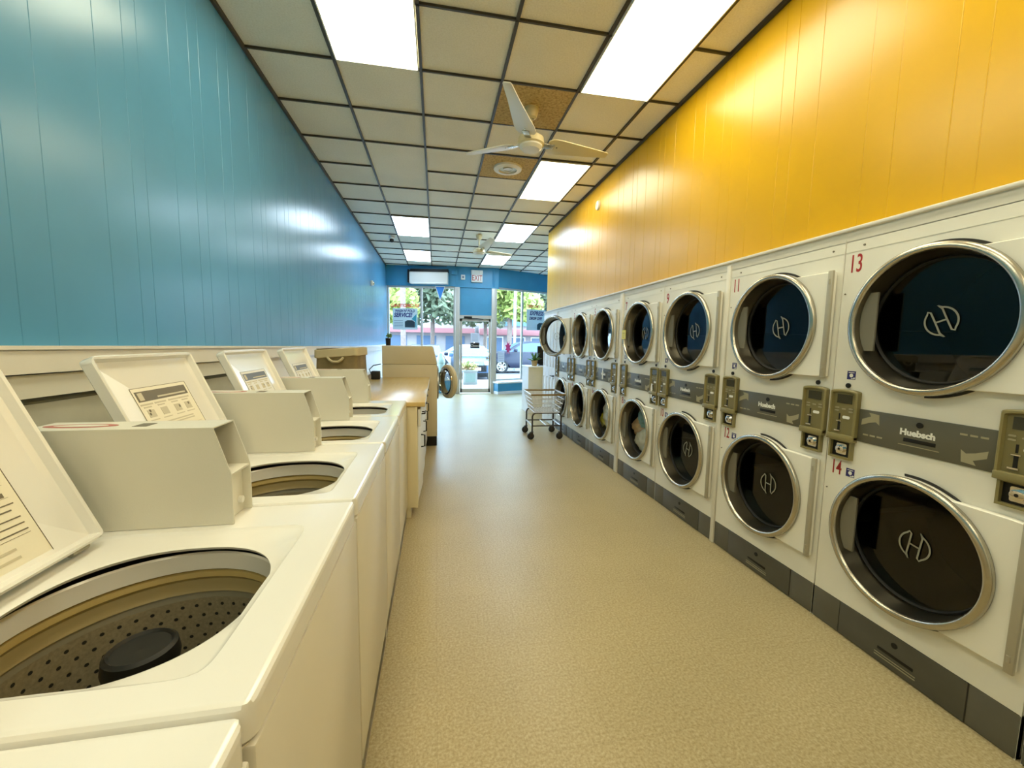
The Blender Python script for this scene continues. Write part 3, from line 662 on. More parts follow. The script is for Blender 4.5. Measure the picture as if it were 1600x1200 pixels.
# ------------------------------------------------------------------ stacked dryers
DX = 1.95
ZU, ZLo, RR = 1.515, .568, .302
def Fd_(x, y, z): return frame((x, y, z), (0,-1,0), (0,0,1))       # local z = -X, towards the aisle
mat_hinge = mat('hinge_grey', (.42,.39,.30), .4, metal=.3)
def make_door(nm, parent, zc, angle=0, clear=False, emblem=True, erot=0):
    HYp = -.370
    d = bpy.data.objects.new('door', None); COL.objects.link(d); d.parent = parent; d.location = (-.004, HYp, zc); d.rotation_euler = (0,0,angle)
    c = .374                                             # ring centre measured from the hinge, along +Y
    F = Fd_(0, c, 0)                                     # x -> -Y, so hinge side is +x
    # door skin: half disc joined to a square leaf, with the porthole cut out
    ro, ri, hz, xe = .298, .272, .262, c-.006
    N = 72; outer = []; inner = []
    for k in range(N):
        a = 2*pi*k/N; inner.append((ri*cos(a), ri*sin(a)))
        aa = abs(((a+pi) % (2*pi))-pi); a_c = math.asin(hz/ro)
        if aa < a_c:                                    # square side
            dx, dy = cos(a), sin(a); s = min(xe/max(dx,1e-6), hz/max(abs(dy),1e-6)); outer.append((dx*s, dy*s))
        else: outer.append((ro*cos(a), ro*sin(a)))
    b = B(); b.loops([[F @ Vector((x,y,z)) for x, y in P] for P, z in ((inner,.002),(outer,.002),(outer,.021),([(x*.988,y*.988) for x,y in outer],.025),(inner,.025))], True)
    b.out('door_panel', M['dryer_door'], d, angle=30)
    b = B(); b.lathe([(.297,.022),(.302,.027),(.302,.040),(.298,.046),(.286,.050),(.279,.049),(.275,.043),(.2725,.036)], F, 80); b.out('steel_ring', M['steel'], d, angle=50)
    b = B(); b.lathe([(.2725,.036),(.2715,.030),(.2575,-.055)], F, 80); b.out('ring_sleeve', M['sleeve'], d, angle=50)
    b = B(); b.lathe([(.2595,-.050),(.251,-.044),(.246,-.052),(.244,-.066)], F, 64); b.out('gasket', M['rubber'], d)
    b = B(); b.disc((0,0,-.056), .249, F, 64); b.out('door_glass', M['cglass'] if clear else M['dglass'], d)
    b = B(); pts = [(-.198,-.125),(-.198,.135)]+[(-.2675*cos(a), .2675*sin(a)) for a in [math.asin(.135/.2675)+(-math.asin(.125/.2675)-math.asin(.135/.2675))*k/8 for k in range(9)]]
    b.prism(pts, .008, .016, F); b.out('door_pull', M['satin'], d)
    b = B(); b.box(-.034,-.020,.000,.026,-hz-.003,hz+.003,.003); b.M = Matrix.Identity(4)
    for z in (-hz+.05, hz-.05): b.cyl((-.034,.014,z-.012),(-.034,.014,z+.012),.006,8)
    b.out('hinge', mat_hinge, d)
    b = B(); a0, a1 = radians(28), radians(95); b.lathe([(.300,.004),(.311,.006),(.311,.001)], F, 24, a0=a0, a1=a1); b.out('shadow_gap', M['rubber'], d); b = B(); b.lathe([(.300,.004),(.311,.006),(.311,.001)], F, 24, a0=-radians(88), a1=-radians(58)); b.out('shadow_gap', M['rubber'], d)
    if emblem:
        e = B(); w = .0034
        def rib(pts, closed=False):
            L = [Vector((*p,0)) for p in pts]; n = len(L); A = []; Bq = []
            for i in range(n):
                q0 = L[i-1] if i or closed else L[i]; q1 = L[(i+1) % n] if i < n-1 or closed else L[i]
                tt = (q1-q0).normalized(); nn = Vector((-tt.y, tt.x, 0))*w; A.append(L[i]+nn); Bq.append(L[i]-nn)
            if closed: A.append(A[0]); Bq.append(Bq[0])
            Fe = Fd_(-.0015,0,0)
            e.loops([[Fe @ p for p in A],[Fe @ p for p in Bq]], False)
        R0 = .056
        for s in (1,-1):
            arc = [(-R0*cos(u)*s, R0*sin(u)*s) for u in [radians(46)+(radians(-72)-radians(46))*k/14 for k in range(15)]]
            arc.append((-.006*s, -.066*s))
            ch = [(-.019*s, -.046*s), (-.022*s, .040*s)]
            rib(arc + [(-.017*s,-.046*s),(-.020*s,.0),(-.024*s,.045*s),(-.033*s,.051*s)], True)
        rib([(-.020,0),(.020,0)])
        eo = e.out('emblem', M['emblem'], d, loc=(-(-.054)*1.0*-1*-1, c, 0), recalc=False)
        eo.location = (.0545-.002, c, 0); eo.rotation_euler = (erot,0,0)
    return d
def circ(y, z, r, n=64): return [(y+r*cos(2*pi*k/n), z+r*sin(2*pi*k/n)) for k in range(n)]
def make_dryer(yc, nums, gap, clear=(0,0), emblem=(1,1), open_u=0, erot=(0,0), label=''):
    t = thing('stacked_dryer', label, 'tumble dryer', (DX, yc, 0), 0, 'stacked tumble dryers along the yellow wall')
    h = .386
    # face panel with two round openings
    bm = bmesh.new(); b = B(); b.bm.free(); b.bm = bm
    loops = [[(-h,.165),(h,.165),(h,1.908),(-h,1.908)], circ(.004,ZU,.276), circ(.004,ZLo,.276)]; es = []
    for L in loops:
        v = [bm.verts.new((0, y, z)) for y, z in L]
        for i in range(len(v)): es.append(bm.edges.new((v[i], v[(i+1) % len(v)])))
    bmesh.ops.triangle_fill(bm, use_beauty=True, edges=es)
    b.out('face_panel', M['dryer'], t)
    b = B(); b.box(.001,.90,-h,-h+.004,.0,1.905); b.box(.001,.90,h-.004,h,.0,1.905); b.box(.001,.90,-h,h,1.901,1.905); b.box(.896,.90,-h,h,0,1.905); b.box(.02,.9,-h,h,0.0,.01); b.out('cabinet', M['dryer'], t)
    B().box(-.0015,0,-h,h,1.855,1.857).out('header_seam', M['coin'], t)
    for y, z, r in ((-.33,1.878,.005),(.30,1.878,.005),(h-.016,1.66,.004),(h-.016,.70,.004)): B().cyl((-.003,y,z),(0,y,z),r,8).out('screw', M['print_dark'], t)
    for z in (ZU, ZLo):
        b = B(); b.lathe([(.277,.0),(.287,-.03),(.30,-.06),(.33,-.10),(.33,-.60),(0,-.60)], Fd_(0,.005,z), 48)
        for k in range(3):
            a = 2*pi*k/3+.5; b.M = Matrix.Translation((0,.005,z)) @ Matrix.Rotation(a,4,'X'); b.box(.12,.58,-.02,.02,.28,.33); b.M = Matrix.Identity(4)
        b.out('drum', M['drum'], t)
    make_door('u', t, ZU, open_u, clear[0], emblem[0], erot[0]); make_door('l', t, ZLo, 0, clear[1], emblem[1], erot[1])
    # band
    b = B(); b.box(-.006,0,-.238,.243,.967,1.120,.002); band = b.out('label_band', M['band'], t)
    F = Fd_(-.0062,0,0)
    text('Huebsch', .036, F @ Matrix.Translation((-.005,1.052,0)), M['white'], 'lettering', band, bold=.0016)
    b = B(); b.box(-.008,-.005,-.062,.052,1.013,1.029,.004); b.cyl((-.009,-.002,1.090),(-.006,-.002,1.090),.012,16); b.out('slot', M['black'], band)
    B().box(-.0075,-.006,-.075,.07,.997,1.000).out('underline', M['arrow'], band)
    for yy, zz in ((.135,1.005),(-.215,1.085)):
        b = B()
        for q in range(3): b.box(-.0070,-.006,yy+.03*q,yy+.022+.03*q,zz-.003,zz+.004)
        b.out('fine_print', M['arrow'], band)
    ar = [(-.034,-.028),(-.032,.0),(.006,.018),(-.004,.034),(.040,.030),(.044,-.016),(.028,-.004),(.0,-.012)]
    b = B(); b.prism([(x-.195, y+1.075) for x, y in ar], 0, .0006, F); b.out('arrow_mark', M['arrow'], band)
    b = B(); b.prism([(-x+.185, -y+1.012) for x, y in ar], 0, .0006, F); b.out('arrow_mark', M['arrow'], band)
    # control panels
    for yc2, fl in ((.310,1),(-.312,1)):
        b = B(); w2 = .066
        P = [(-w2,.968),(w2,.968),(w2,1.192)]+[(w2*cos(a), 1.192+.012*sin(a)) for a in [pi*k/10 for k in range(1,10)]]+[(-w2,1.192)]
        Fp = Fd_(0,yc2,0)
        def sh(P, s): return [((x)*(1-s/w2), 1.08+(y-1.08)*(1-s/.11)) for x, y in P]
        b.loops([[Fp @ Vector((x,y,z)) for x, y in Q] for Q, z in ((P,0),(P,.022),(sh(P,.004),.026),(sh(P,.010),.026),(sh(P,.014),.014))], True)
        b.box(-.03,0,yc2-w2,yc2+w2,.955,.985,.004)
        cp = b.out('control_panel', M['olive'], t, angle=30)
        b = B(); b.prism(sh(P,.013), .010, .0145, Fp); b.out('panel_face', M['olive_dark'], cp)
        b = B(); b.prism([(-.036,1.135),(.036,1.135),(.036,1.178),(-.036,1.178)], .0145, .0165, Fp); b.out('display', M['lcd'], cp)
        b = B()
        for x in (-.034,.0,.034):
            for z in ((1.112,1.098) if x else (1.108,)): b.prism(rrect(x-.010,x+.010,z-.003,z+.003,.0025,3), .0145,.0165,Fp)
        b.mi = 1; b.prism(rrect(-.002,.032,1.062,1.076,.006,4), .0145,.017,Fp); b.out('button', [M['arrow'], M['white']], cp)
        b = B(); b.prism([(-.022,1.055),(-.015,1.055),(-.015,1.085),(-.022,1.085)], .0145,.0155,Fp); b.prism([(-.024,1.004),(-.012,1.004),(-.012,1.045),(-.024,1.045)], .0145,.0155,Fp); b.mi = 1
        b.prism([(-.034,.998),(-.006,.998),(-.006,1.004),(-.034,1.004)], .0145,.022,Fp); b.prism([(-.030,1.046),(-.006,1.046),(-.006,1.050),(-.030,1.050)], .0145,.019,Fp); b.out('coin_slot', [M['black'], M['chrome']], cp)
        b = B(); w3 = .055; Q = [(-w3,.866),(w3,.866),(w3,.962),(-w3,.962)]; q2 = [(-w3+.009,.876),(w3-.009,.876),(w3-.009,.95),(-w3+.009,.95)]
        b.loops([[Fp @ Vector((x,y,z)) for x, y in K] for K, z in ((Q,0),(Q,.020),(q2,.020),(q2,.004))], True); b.out('coin_vault', M['olive'], cp, angle=20)
        b = B(); b.prism(q2, .002, .0045, Fp); b.out('vault_recess', M['black'], cp)
        b = B(); b.prism(rrect(-.026,.024,.886,.938,.006,3), .0045, .007, Fp); b.lathe([(.020,.007),(.020,.017),(.014,.019),(.0,.019)], Fp @ Matrix.Translation((-.003,.912,0)), 20); b.mi = 1; b.lathe([(.006,.0195),(.0,.0195)], Fp @ Matrix.Translation((-.003,.912,0)), 12); b.out('coin_lock', [M['chrome'], M['black']], cp)
        b = B(); b.cyl((-.006,yc2,1.222),(0,yc2,1.222),.0115,16); b.out('lock_plug', M['black'], t)
    # kick plate
    b = B(); b.box(.004,.02,-h,h,.0,.165); b.mi = 0; b.box(-.002,.02,-.245,.245,.004,.163,.002); b.mi = 1; b.box(.0,.02,.249,h,.004,.163,.002); b.box(.0,.02,-h,-.249,.004,.163,.002); k = b.out('kick_plate', [M['kick'], M['kick2']], t)
    b = B(); b.box(-.004,0,-.075,.065,.060,.074,.003); b.cyl((-.005,0,.12),(-.002,0,.12),.012,14); b.mi = 1; b.box(-.004,-.001,-.085,.075,.030,.034); b.box(-.004,-.001,-.085,.075,.042,.045); b.out('kick_slot', [M['black'], M['arrow']], k)
    # numbers and stickers
    if nums:
        for s, z, hs in zip(nums, (1.795,.812), (.118,.098)): text(s, hs, Fd_(-.0006,.332,z), M['red'], 'number_decal', t, bold=.0008, sx=.56 if len(s) > 1 else .7)
        for y, z in ((.302,1.272),(.262 if len(nums[1]) > 1 else .285,.806)):
            b = B(); b.box(-.0008,0,y-.020,y+.020,z-.020,z+.020); b.mi = 1; Fq = Fd_(-.0009,y,z); b.disc((0,-.001,0),.009,Fq,14); b.box(-.0012,-.0008,y-.014,y+.014,z+.011,z+.014); b.box(-.0012,-.0008,y-.012,y+.0,z-.017,z-.014); b.box(-.0012,-.0008,y-.018,y-.011,z-.017,z-.010); b.out('notice_sticker', [M['navy'], M['white']], t, recalc=False)
    return t
dry = [(.525,None,0,(0,0),(0,0),0,(0,0),'stacked dryer nearest the camera, only its dark kick plate corner showing'),
 (1.31,('13','14'),0,(0,0),(1,1),0,(-.35,.2),'stacked white tumble dryer pair numbered 13 and 14'),
 (2.09,('11','12'),0,(0,0),(1,1),0,(-.15,.05),'stacked white tumble dryer pair numbered 11 and 12'),
 (2.905,('9','10'),0,(0,0),(1,1),0,(-.1,.25),'stacked white tumble dryer pair numbered 9 and 10'),
 (3.680,('7','8'),0,(0,1),(1,0),0,(.3,0),'stacked white tumble dryer pair with yellow note and pale laundry in its lower drum'),
 (4.530,('5','6'),0,(0,1),(0,0),0,(0,0),'stacked white tumble dryer pair with white and yellow laundry in its lower drum'),
 (5.305,('3','4'),0,(0,0),(0,0),0,(0,0),'stacked white tumble dryer pair beside the one with its door open'),
 (6.080,('1','2'),0,(1,0),(1,0),radians(27),(0,0),'farthest stacked tumble dryer pair, its upper door swung open')]
for yc, nums, gap, clear, emb, ou, er, lab in dry: make_dryer(yc, nums, gap, clear, emb, ou, er, lab)
b = B(); b.box(1.940,1.99,2.480,2.514,0,1.94,.003); b.box(1.935,1.99,4.072,4.138,0,1.94,.004); b.box(1.947,1.99,1.698,1.702,.17,1.92); b.box(1.947,1.99,3.2935,3.2965,.17,1.92)
struct('trim_13', b, M['cream'])
# hanging white tags and the sticky note
t = thing('sticky_note', 'yellow note stuck on the dryer porthole beside the emblem glass', 'note', (DX-.054, 3.93, ZU-.01))
B().box(-.0012,0,-.035,.045,-.045,.045).out('sheet', M['note'], t)
b = B()
for k in range(3): b.box(-.0016,-.001,-.02,.03,-.028+.02*k,-.024+.02*k)
b.out('writing', M['print_dark'], t)
for (y, z, lab) in ((4.50,1.055,'white paper tag hanging over the grey band, left of the strip'),(3.385,.985,'white paper tag hanging by the coin box of dryer 7')):
    b = B(); b.prism([(-.014,-.06),(.012,-.062),(.016,.03),(.006,.07),(-.006,.07),(-.015,.035)], .0, .0015, Fd_(DX-.0275,y,z)); o = b.out('paper_tag', M['white']); tag(o, lab, 'tag', 'paper tags on dryers')
# laundry in the drums
def cloth(name, c, r, s, m, lab, seed):
    b = B(); b.sphere((0,0,0), r, s, 4); off = Vector((seed*3.1, seed*1.7, seed))
    for v in b.bm.verts:
        d = v.co.normalized(); n = 1+.30*noise.noise(d*2.2+off)+.20*(1-abs(noise.noise(d*4.5+off)))+.10*noise.noise(d*10+off)
        v.co = Vector((v.co.x*n, v.co.y*n, v.co.z*n*.92))
    o = b.out(name, m, loc=c, angle=180); return tag(o, lab, 'laundry', 'laundry in the dryer drums')
cloth('bath_towel', (2.12,3.74,.655), .105, (.75,1.15,1.0), M['teal'], 'teal towel tumbled at the top of the laundry in dryer 8', 1)
cloth('shirt', (2.10,3.90,.55), .080, (.7,1,1.05), M['peach'], 'peach-coloured garment in the drum of dryer 8', 2)
cloth('bed_sheet', (2.12,3.76,.43), .115, (.75,1.15,1.0), M['linen'], 'crumpled white sheet lying low in the drum of dryer 8', 3)
cloth('pillowcase', (2.14,4.66,.545), .125, (.75,.95,1.45), M['linen'], 'bulky white laundry in the drum of dryer 6', 4)
cloth('tea_towel', (2.10,4.80,.45), .062, (.7,1,1.5), M['yellowc'], 'bright yellow cloth in the drum of dryer 6', 5)
cloth('blouse', (2.10,6.22,1.43), .12, (.75,1.2,1.2), M['spotted'], 'brown and cream spotted cloth behind the open dryer door', 6)
cloth('sweater', (2.22,6.20,1.63), .11, (1,1.2,.9), M['teal'], 'dark teal cloth above the spotted one behind the open door', 7)
# louvred door beyond the dryers
t = thing('folding_door', 'white panelled folding door beyond the last dryer', 'door', (1.952, 6.50, 0))
for k in range(4):
    y0 = .195*k; b = B(); b.box(.004,.018,y0+.004,y0+.191,.01,1.90)
    for a0, a1 in ((y0+.003,y0+.045),(y0+.150,y0+.192)): b.box(-.012,.006,a0,a1,.01,1.90,.003)
    for z0, z1 in ((.01,.14),(.82,1.0),(1.80,1.90)): b.box(-.012,.006,y0+.045,y0+.150,z0,z1)
    for z0, z1 in ((.16,.80),(1.02,1.78)): b.box(-.006,.006,y0+.060,y0+.135,z0,z1,.004)
    b.out('door_leaf', M['white_paint'], t)
b = B(); b.cyl((-.012,.06,.86),(-.05,.06,.86),.012,12); b.tube([(-.05,.06,.86),(-.052,.16,.86)],.009); b.out('handle', M['black'], t)
struct('trim_14', B().box(1.945,2.0,6.470,6.495,0,1.93), M['white_paint'])
# white counter at the front with plant and black board
t = thing('front_counter', 'white service counter by the right shop window', 'counter', (1.79, 7.85, 0))
B().box(.01,1.6,.02,.6,0,.915).out('body', M['white_paint'], t); B().box(0,1.62,0,.62,.915,.945,.004).out('top', M['white_paint'], t)
t = thing('potted_plant', 'leafy green plant in tan pot on the white counter', 'potted plant', (1.96, 8.05, .9455))
B().lathe([(0,0),(.05,0),(.065,.11),(.06,.11),(.055,.10),(0,.10)], seg=20).out('pot', M['pot'], t)
b = B()
for k in range(34):
    a = random.random()*2*pi; L = random.uniform(.12,.24); e = random.uniform(.3,1.3); d = Vector((cos(a)*cos(e), sin(a)*cos(e), sin(e))); s = d.cross(Vector((0,0,1))).normalized()*.022
    p0 = Vector((0,0,.10)); p1 = p0+d*L*.6; p2 = p0+d*L+Vector((0,0,-.02))
    v = b.vs([p0-s*.4, p0+s*.4, p1+s, p2, p1-s]); b.face(v)
b.out('leaves', M['leaf'], t, recalc=False)
t = thing('black_screen', 'tall narrow black display standing on the white counter', 'display', (2.10, 8.26, .9455))
B().box(-.03,.16,-.015,.015,.03,.40,.006).out('screen', M['black'], t); B().box(.0,.13,-.07,.07,0,.03,.004).out('stand', M['black'], t)
# ------------------------------------------------------------------ laundry cart
t = thing('laundry_cart', 'wire laundry cart with tan rails and black casters beside the dryers', 'cart', (1.60, 5.93, 0), radians(-2))
zt, zb = .665, .40
top = [(-.255,-.31),(.255,-.31),(.255,.31),(-.255,.31)]; bot = [(-.185,-.25),(.185,-.25),(.185,.25),(-.185,.25)]
b = B()
def lerp(a, c, f): return (a[0]+(c[0]-a[0])*f, a[1]+(c[1]-a[1])*f)
for i in range(4):
    A, C = top[i], top[(i+1) % 4]; a_, c_ = bot[i], bot[(i+1) % 4]; n = 10
    for k in range(n+1):
        p, q = lerp(A, C, k/n), lerp(a_, c_, k/n); b.cyl((p[0],p[1],zt),(q[0],q[1],zb),.0026,5,caps=False)
for f in (.25,.5,.75,1.0):
    z = zt+(zb-zt)*f; b.tube([(lerp(top[i],bot[i],f)[0], lerp(top[i],bot[i],f)[1], z) for i in range(4)], .0062, 6, True)
for k in range(1,9):
    f = k/9; p, q = lerp(bot[0],bot[1],f), lerp(bot[3],bot[2],f); b.cyl((p[0],p[1],zb),(q[0],q[1],zb),.0034,5,caps=False)
    p, q = lerp(bot[0],bot[3],f), lerp(bot[1],bot[2],f); b.cyl((p[0],p[1],zb),(q[0],q[1],zb),.0034,5,caps=False)
b.out('wire_basket', M['wire'], t)
b = B()
for i in (0, 2): b.box(min(top[i][0],top[(i+1)%4][0]), max(top[i][0],top[(i+1)%4][0]), top[i][1]-.014, top[i][1]+.014, zt-.012, zt+.014, .005)
b.out('tan_rail', M['rail'], t)
b = B()
for i in (1, 3): b.box(top[i][0]-.011, top[i][0]+.011, top[0][1], top[2][1], zt-.010, zt+.012, .005)
b.out('side_rail', M['wire'], t)
b = B()
for y in (-.235,.235):
    b.tube([(-.215,y,.12),(-.215,y,.34),(-.20,y,.375),(-.165,y,.39),(.165,y,.39),(.20,y,.375),(.215,y,.34),(.215,y,.12)], .0125, 8); b.tube([(-.215,y,.20),(.215,y,.20)], .010, 8)
b.out('tube_frame', M['frame_dk'], t)
b = B()
for x in (-.215,.215): b.tube([(x,-.235,.20),(x,.235,.20)], .011, 8)
b.tube([(0,-.235,.20),(0,.235,.20)], .007, 8); b.out('side_brace', M['wire'], t)
for x in (-.215,.215):
    for y in (-.235,.235):
        b = B(); b.cyl((x,y,.12),(x,y,.105),.020,12); b.box(x-.035,x+.012,y-.024,y-.018,.04,.108); b.box(x-.035,x+.012,y+.018,y+.024,.04,.108); cs = b.out('caster', M['frame_dk'], t)
        b = B(); Fw = frame((x-.02,y,.050),(1,0,0),(0,0,1)); b.lathe([(0,-.015),(.042,-.015),(.050,-.009),(.050,.009),(.042,.015),(0,.015)], Fw, 24); b.out('wheel', M['rubber'], cs)

# ------------------------------------------------------------------ outside
struct('pavement', B().box(-9, 14, 11.35, 15.6, -.14, -.02), M['concrete'])
struct('road', B().box(-40, 60, 15.6, 75, -.30, -.15), M['asphalt'])
def foliage(b, c, s, n, size):
    for k in range(n):
        while True:
            p = Vector((random.uniform(-1,1), random.uniform(-1,1), random.uniform(-1,1)))
            if .35 < p.length < 1: break
        p = Vector(c)+Vector((p.x*s[0], p.y*s[1], p.z*s[2])); u = Vector((random.gauss(0,1), random.gauss(0,1), random.gauss(0,1))).normalized(); w_ = u.orthogonal().normalized(); q = size*random.uniform(.6,1.3)
        b.face(b.vs([p-u*q, p+w_*q*.55, p+u*q, p-w_*q*.55]))
def tree(x, y, h, r, m, lab, n=2300, size=.27):
    t = thing('street_tree', lab, 'tree', (x, y, -.15), 0, 'street trees outside')
    b = B(); b.tube([(0,0,0),(.05,0,h*.35),(.0,.1,h*.6),(.1,.05,h*.8)], .16, 8); b.tube([(0,0,h*.4),(r*.4,.1,h*.65)], .08, 6); b.tube([(0,0,h*.42),(-r*.4,-.1,h*.7)], .08, 6); b.out('trunk', M['bark'], t)
    b = B()
    for k in range(7):
        a = 2*pi*k/7; foliage(b, (cos(a)*r*.5, sin(a)*r*.4, h*(.52+.12*(k % 3))), (r*.55,r*.5,r*.5), n//7, size)
    b.out('crown', m, t, recalc=False)
tree(-3.6, 26.5, 7.5, 2.6, M['leaf_lime'], 'lime green tree seen through the left shop window')
tree(-.3, 32.5, 8.6, 3.4, M['leaf_dark'], 'grey-green tree in the middle, left of the glass door', 3400)
tree(4.4, 37.5, 8.5, 3.0, M['leaf_dark'], 'dark tree seen through the glass door', 2300)
tree(4.7, 26.5, 7.6, 2.2, M['leaf_lime'], 'lime green tree at the left of the right shop window', 2000)
tree(9.5, 31, 8.5, 3.2, M['leaf_dark'], 'grey-green tree beyond the right shop window poster', 2500)
# building across the road
t = thing('shop_building', 'pale low shop building with rosy awning across the road', 'building', (0, 43, -.15))
B().box(4.5,26,0,6,0,5.2).out('wall', M['facade'], t); B().box(4.4,26,-.9,0,2.35,3.0,.05).out('awning', M['facade_red'], t); B().box(4.4,26.1,-.12,0,4.4,5.3).out('cornice', M['facade_red'], t)
B().box(6.6,10.6,-.16,-.02,3.35,4.15).out('sign_board', M['sign_blue'], t)
for k in range(6):
    f = B().box(5.2+2.4*k,7.0+2.4*k,-.08,0,.3,2.2).out('shop_window', M['white_paint'], t); B().box(5.3+2.4*k,6.9+2.4*k,-.1,-.08,.4,2.1).out('pane', M['car_glass'], f)
t = thing('far_building', 'pale building with reddish band beyond the left shop window', 'building', (-7, 44, -.15))
B().box(-8,11,0,5,0,3.6).out('wall', M['facade'], t); B().box(-8,11,-.8,0,2.5,3.0).out('awning', M['facade_red'], t)
for k in range(6): B().box(-7+3*k,-5+3*k,-.05,0,.6,2.2).out('shop_window', M['car_glass'], t)
o = B().cyl((4.45,23.2,-.15),(4.45,23.2,7),.075,12).out('lamp_post', mat('post_blue_grey',(.45,.52,.60),.5)); tag(o, 'blue-grey street post outside the right shop window', 'post')
o = B().cyl((-1.75,23,-.15),(-1.75,23,8),.14,12).out('utility_pole', M['bark']); tag(o, 'brownish utility pole outside the left shop window', 'pole')
t = thing('bollard', 'mint green bollard on the pavement behind the beige machine', 'bollard', (.14, 13.2, -.02))
B().lathe([(0,0),(.13,0),(.13,.75),(.145,.76),(.145,.84),(.12,.90),(.07,1.0),(.06,1.06),(0,1.10)], seg=20).out('body', M['mint'], t)
t = thing('flower_planter', 'square mint panelled planter box with flowers outside the glass door', 'planter', (1.14, 14.0, -.02))
b = B(); b.box(-.235,.235,-.22,.22,0,.44,.006); b.box(-.26,.26,-.245,.245,.44,.48,.008); b.out('box', M['planter_white'], t); B().box(-.17,.17,-.226,-.218,.08,.38).out('panel', M['mint'], t)
b = B(); foliage(b, (-.05,0,.60), (.28,.2,.20), 220, .05); b.out('leaves', M['leaf_lime'], t, recalc=False)
b = B(); foliage(b, (-.02,-.06,.56), (.30,.2,.14), 120, .045); b.mi = 1; foliage(b, (.05,-.06,.62), (.26,.2,.18), 90, .045); b.out('flowers', [M['flower'], M['flower2']], t, recalc=False)
# cars
def car(name, loc, rz, paint, prof_low, prof_top, width, lab, wheels, wr=.36):
    t = thing(name, lab, 'car', loc, rz, 'cars parked outside')
    hw = width/2; Fs = frame((0,hw,0),(1,0,0),(0,0,1))              # profile in x (length), z
    b = B(); b.prism(prof_low, 0, width, Fs, .06); body = b.out('body', paint, t)
    b = B(); lo = [(x, z) for x, z in prof_top]; n = len(lo)
    zmin = min(z for x, z in lo); zmax = max(z for x, z in lo)
    def side(s): return [(x, s*(hw-.04-.20*(z-zmin)/(zmax-zmin)), z) for x, z in lo]
    b.loops([side(-1), side(1)], True, True, True); top_ = b.out('cabin', paint, t)
    cx_ = sum(x for x, z in lo)/n; b = B()
    for s in (-1,1):
        P = [(cx_+(x-cx_)*.90, s*(hw-.036-.20*(zz-zmin)/(zmax-zmin)), zz) for x, z in lo for zz in [zmin+.03+(z-zmin)*.80]]
        b.face(b.vs([Vector(p) for p in P]))
    # windscreens
    for (xa, za), (xb, zb_) in ((lo[0], lo[1]), (lo[-1], lo[-2])):
        s = -1 if xa < cx_ else 1; k0, k1 = .08, .92; p0 = (xa+(xb-xa)*k0+s*.012, za+(zb_-za)*k0+.012); p1 = (xa+(xb-xa)*k1+s*.012, za+(zb_-za)*k1+.012)
        y0 = hw-.10; y1 = hw-.10-.18; b.face(b.vs([(p0[0],-y0,p0[1]),(p0[0],y0,p0[1]),(p1[0],y1,p1[1]),(p1[0],-y1,p1[1])]))
    b.out('car_window', M['car_glass'], top_, recalc=False)
    for wx in wheels:
        for s in (-1,1):
            Fw = frame((wx, s*(hw-.10), wr), (1,0,0), (0,0,1)); 
            b = B(); b.lathe([(wr*.62,-.11),(wr*.95,-.11),(wr,-.08),(wr,.08),(wr*.95,.11),(wr*.62,.11),(wr*.60,0)], Fw, 32); w_ = b.out('wheel', M['rubber'], t)
            b = B(); 
            for k in range(7):
                a = 2*pi*k/7; b.M = Fw @ Matrix.Rotation(a,4,'Z'); b.prism([(.04,-.018),(wr*.64,-.04),(wr*.64,.04),(.04,.018)], -.115, .115)
            b.M = Matrix.Identity(4); b.lathe([(wr*.60,-.118),(wr*.68,-.12),(wr*.68,.12),(wr*.60,.118)], Fw, 28); b.cyl(Fw @ Vector((0,0,-.118)), Fw @ Vector((0,0,.118)), .07, 12); b.out('rim', M['steel'], w_)
    xf = min(x for x, z in prof_low); 
    b = B()
    for s in (-1,1): b.box(xf-.0, xf+.16, s*(hw-.25)-.20, s*(hw-.25)+.20, .66, .80, .03)
    b.out('headlight', M['white'], body)
    b = B(); b.box(xf-.015, xf+.05, -hw*.55, hw*.55, .40, .66, .02); b.box(xf-.01, xf+.05, -hw*.8, hw*.8, .20, .36, .02); b.out('grille', M['black'], body)
    b = B(); b.box(xf-.03, xf-.015, -.22,.22,.45,.57); b.out('number_plate', M['paper_cool'], body)
    b = B()
    for s in (-1,1): b.box(lo[0][0]+.42, lo[0][0]+.60, s*(hw+.08)-.09, s*(hw+.08)+.09, zmin+.03, zmin+.20, .04)
    b.out('wing_mirror', paint, body)
    return t
suv_low = [(-2.3,.35),(-2.32,.75),(-2.2,.98),(-1.1,1.10),(2.2,1.12),(2.34,.95),(2.36,.40),(2.2,.30),(1.78,.30),(1.70,.58),(1.5,.74),(1.25,.74),(1.05,.58),(.98,.28),(-.95,.28),(-1.02,.58),(-1.22,.74),(-1.48,.74),(-1.68,.58),(-1.76,.30),(-2.2,.30)]
suv_top = [(-1.15,1.08),(-.35,1.58),(.2,1.66),(1.5,1.64),(2.0,1.50),(2.28,1.10)]
car('sport_utility_car', (4.62, 21.4, -.15), 0, M['car_navy'], suv_low, suv_top, 1.85, 'dark navy sport utility car parked side-on outside the right window', (-1.35,1.38))
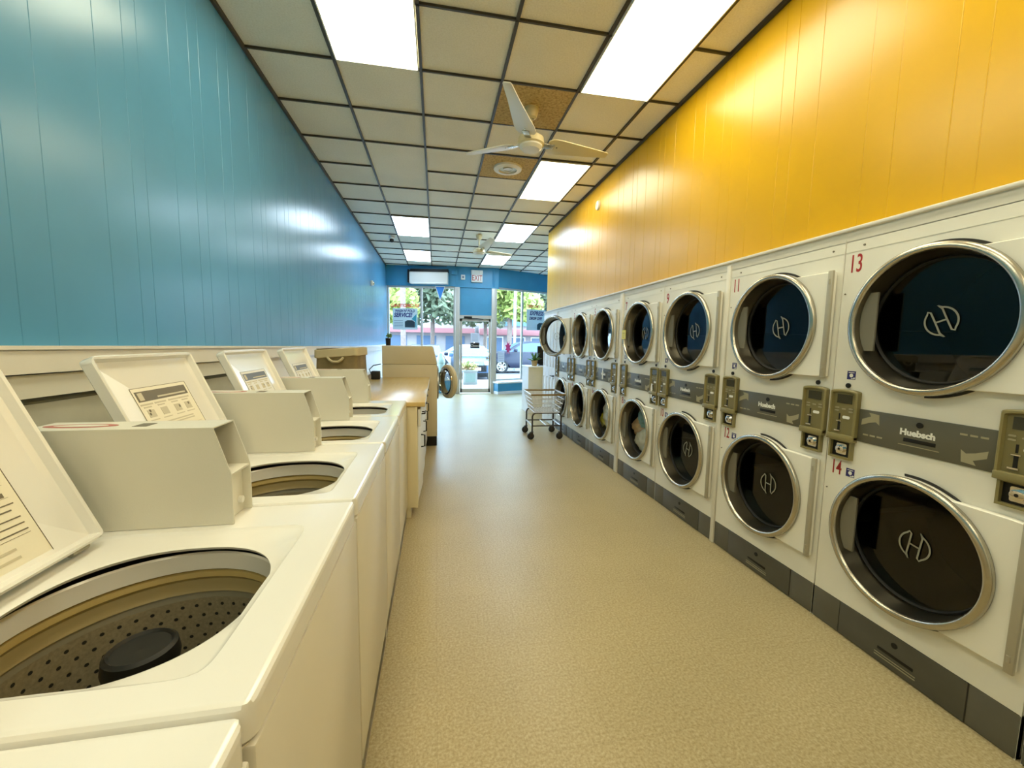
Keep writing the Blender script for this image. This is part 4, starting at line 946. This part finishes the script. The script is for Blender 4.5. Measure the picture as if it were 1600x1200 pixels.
sed_low = [(-2.2,.30),(-2.22,.62),(-2.05,.80),(-1.0,.92),(1.7,.95),(2.15,.86),(2.2,.40),(2.1,.26),(1.72,.26),(1.6,.56),(1.4,.68),(1.2,.68),(1.0,.56),(.92,.24),(-.98,.24),(-1.06,.56),(-1.25,.68),(-1.45,.68),(-1.66,.56),(-1.76,.26),(-2.1,.26)]
sed_top = [(-1.05,.90),(-.3,1.36),(.2,1.42),(1.0,1.40),(1.85,.94)]
car('hatchback_car', (1.52, 18.25, -.15), pi/2, M['car_blue'], sed_low, sed_top, 1.62, 'light blue car with black grille facing the glass door', (-1.36,1.30), .32)
car('saloon_car', (-.48, 19.4, -.15), pi/2, M['car_navy'], sed_low, sed_top, 1.70, 'dark blue car parked facing the left shop window', (-1.36,1.30), .32)
car('estate_car', (-3.9, 21.2, -.15), .15, M['car_white'], sed_low, sed_top, 1.7, 'white car across the road, leftmost beyond the left window', (-1.36,1.30), .32)
car('coupe_car', (1.6, 26.0, -.15), .1, M['car_white'], sed_low, sed_top, 1.7, 'white car across the road behind the dark blue car', (-1.36,1.30), .32)

# ------------------------------------------------------------------ light
W = bpy.data.worlds.new('sky'); SC.world = W; W.use_nodes = True
bg = W.node_tree.nodes['Background']; bg.inputs['Color'].default_value = (.50,.74,1.0,1); bg.inputs['Strength'].default_value = 15
sun = bpy.data.lights.new('sun', 'SUN'); sun.energy = 4.0; sun.angle = .01; sun.color = (1,.95,.86)
so = bpy.data.objects.new('sun', sun); COL.objects.link(so); so.rotation_euler = (radians(-38), radians(28), 0)
so.rotation_euler = Vector((-.35,-.25,-1)).to_track_quat('-Z','Y').to_euler()
SC.view_settings.view_transform = 'Standard'; SC.view_settings.look = 'None'; SC.view_settings.exposure = 0; SC.view_settings.gamma = 1.04
cy = SC.cycles
cy.max_bounces = 8; cy.diffuse_bounces = 4; cy.glossy_bounces = 4; cy.transparent_max_bounces = 12; cy.caustics_reflective = False; cy.caustics_refractive = False
cy.sample_clamp_indirect = 4
bpy.context.view_layer.update()
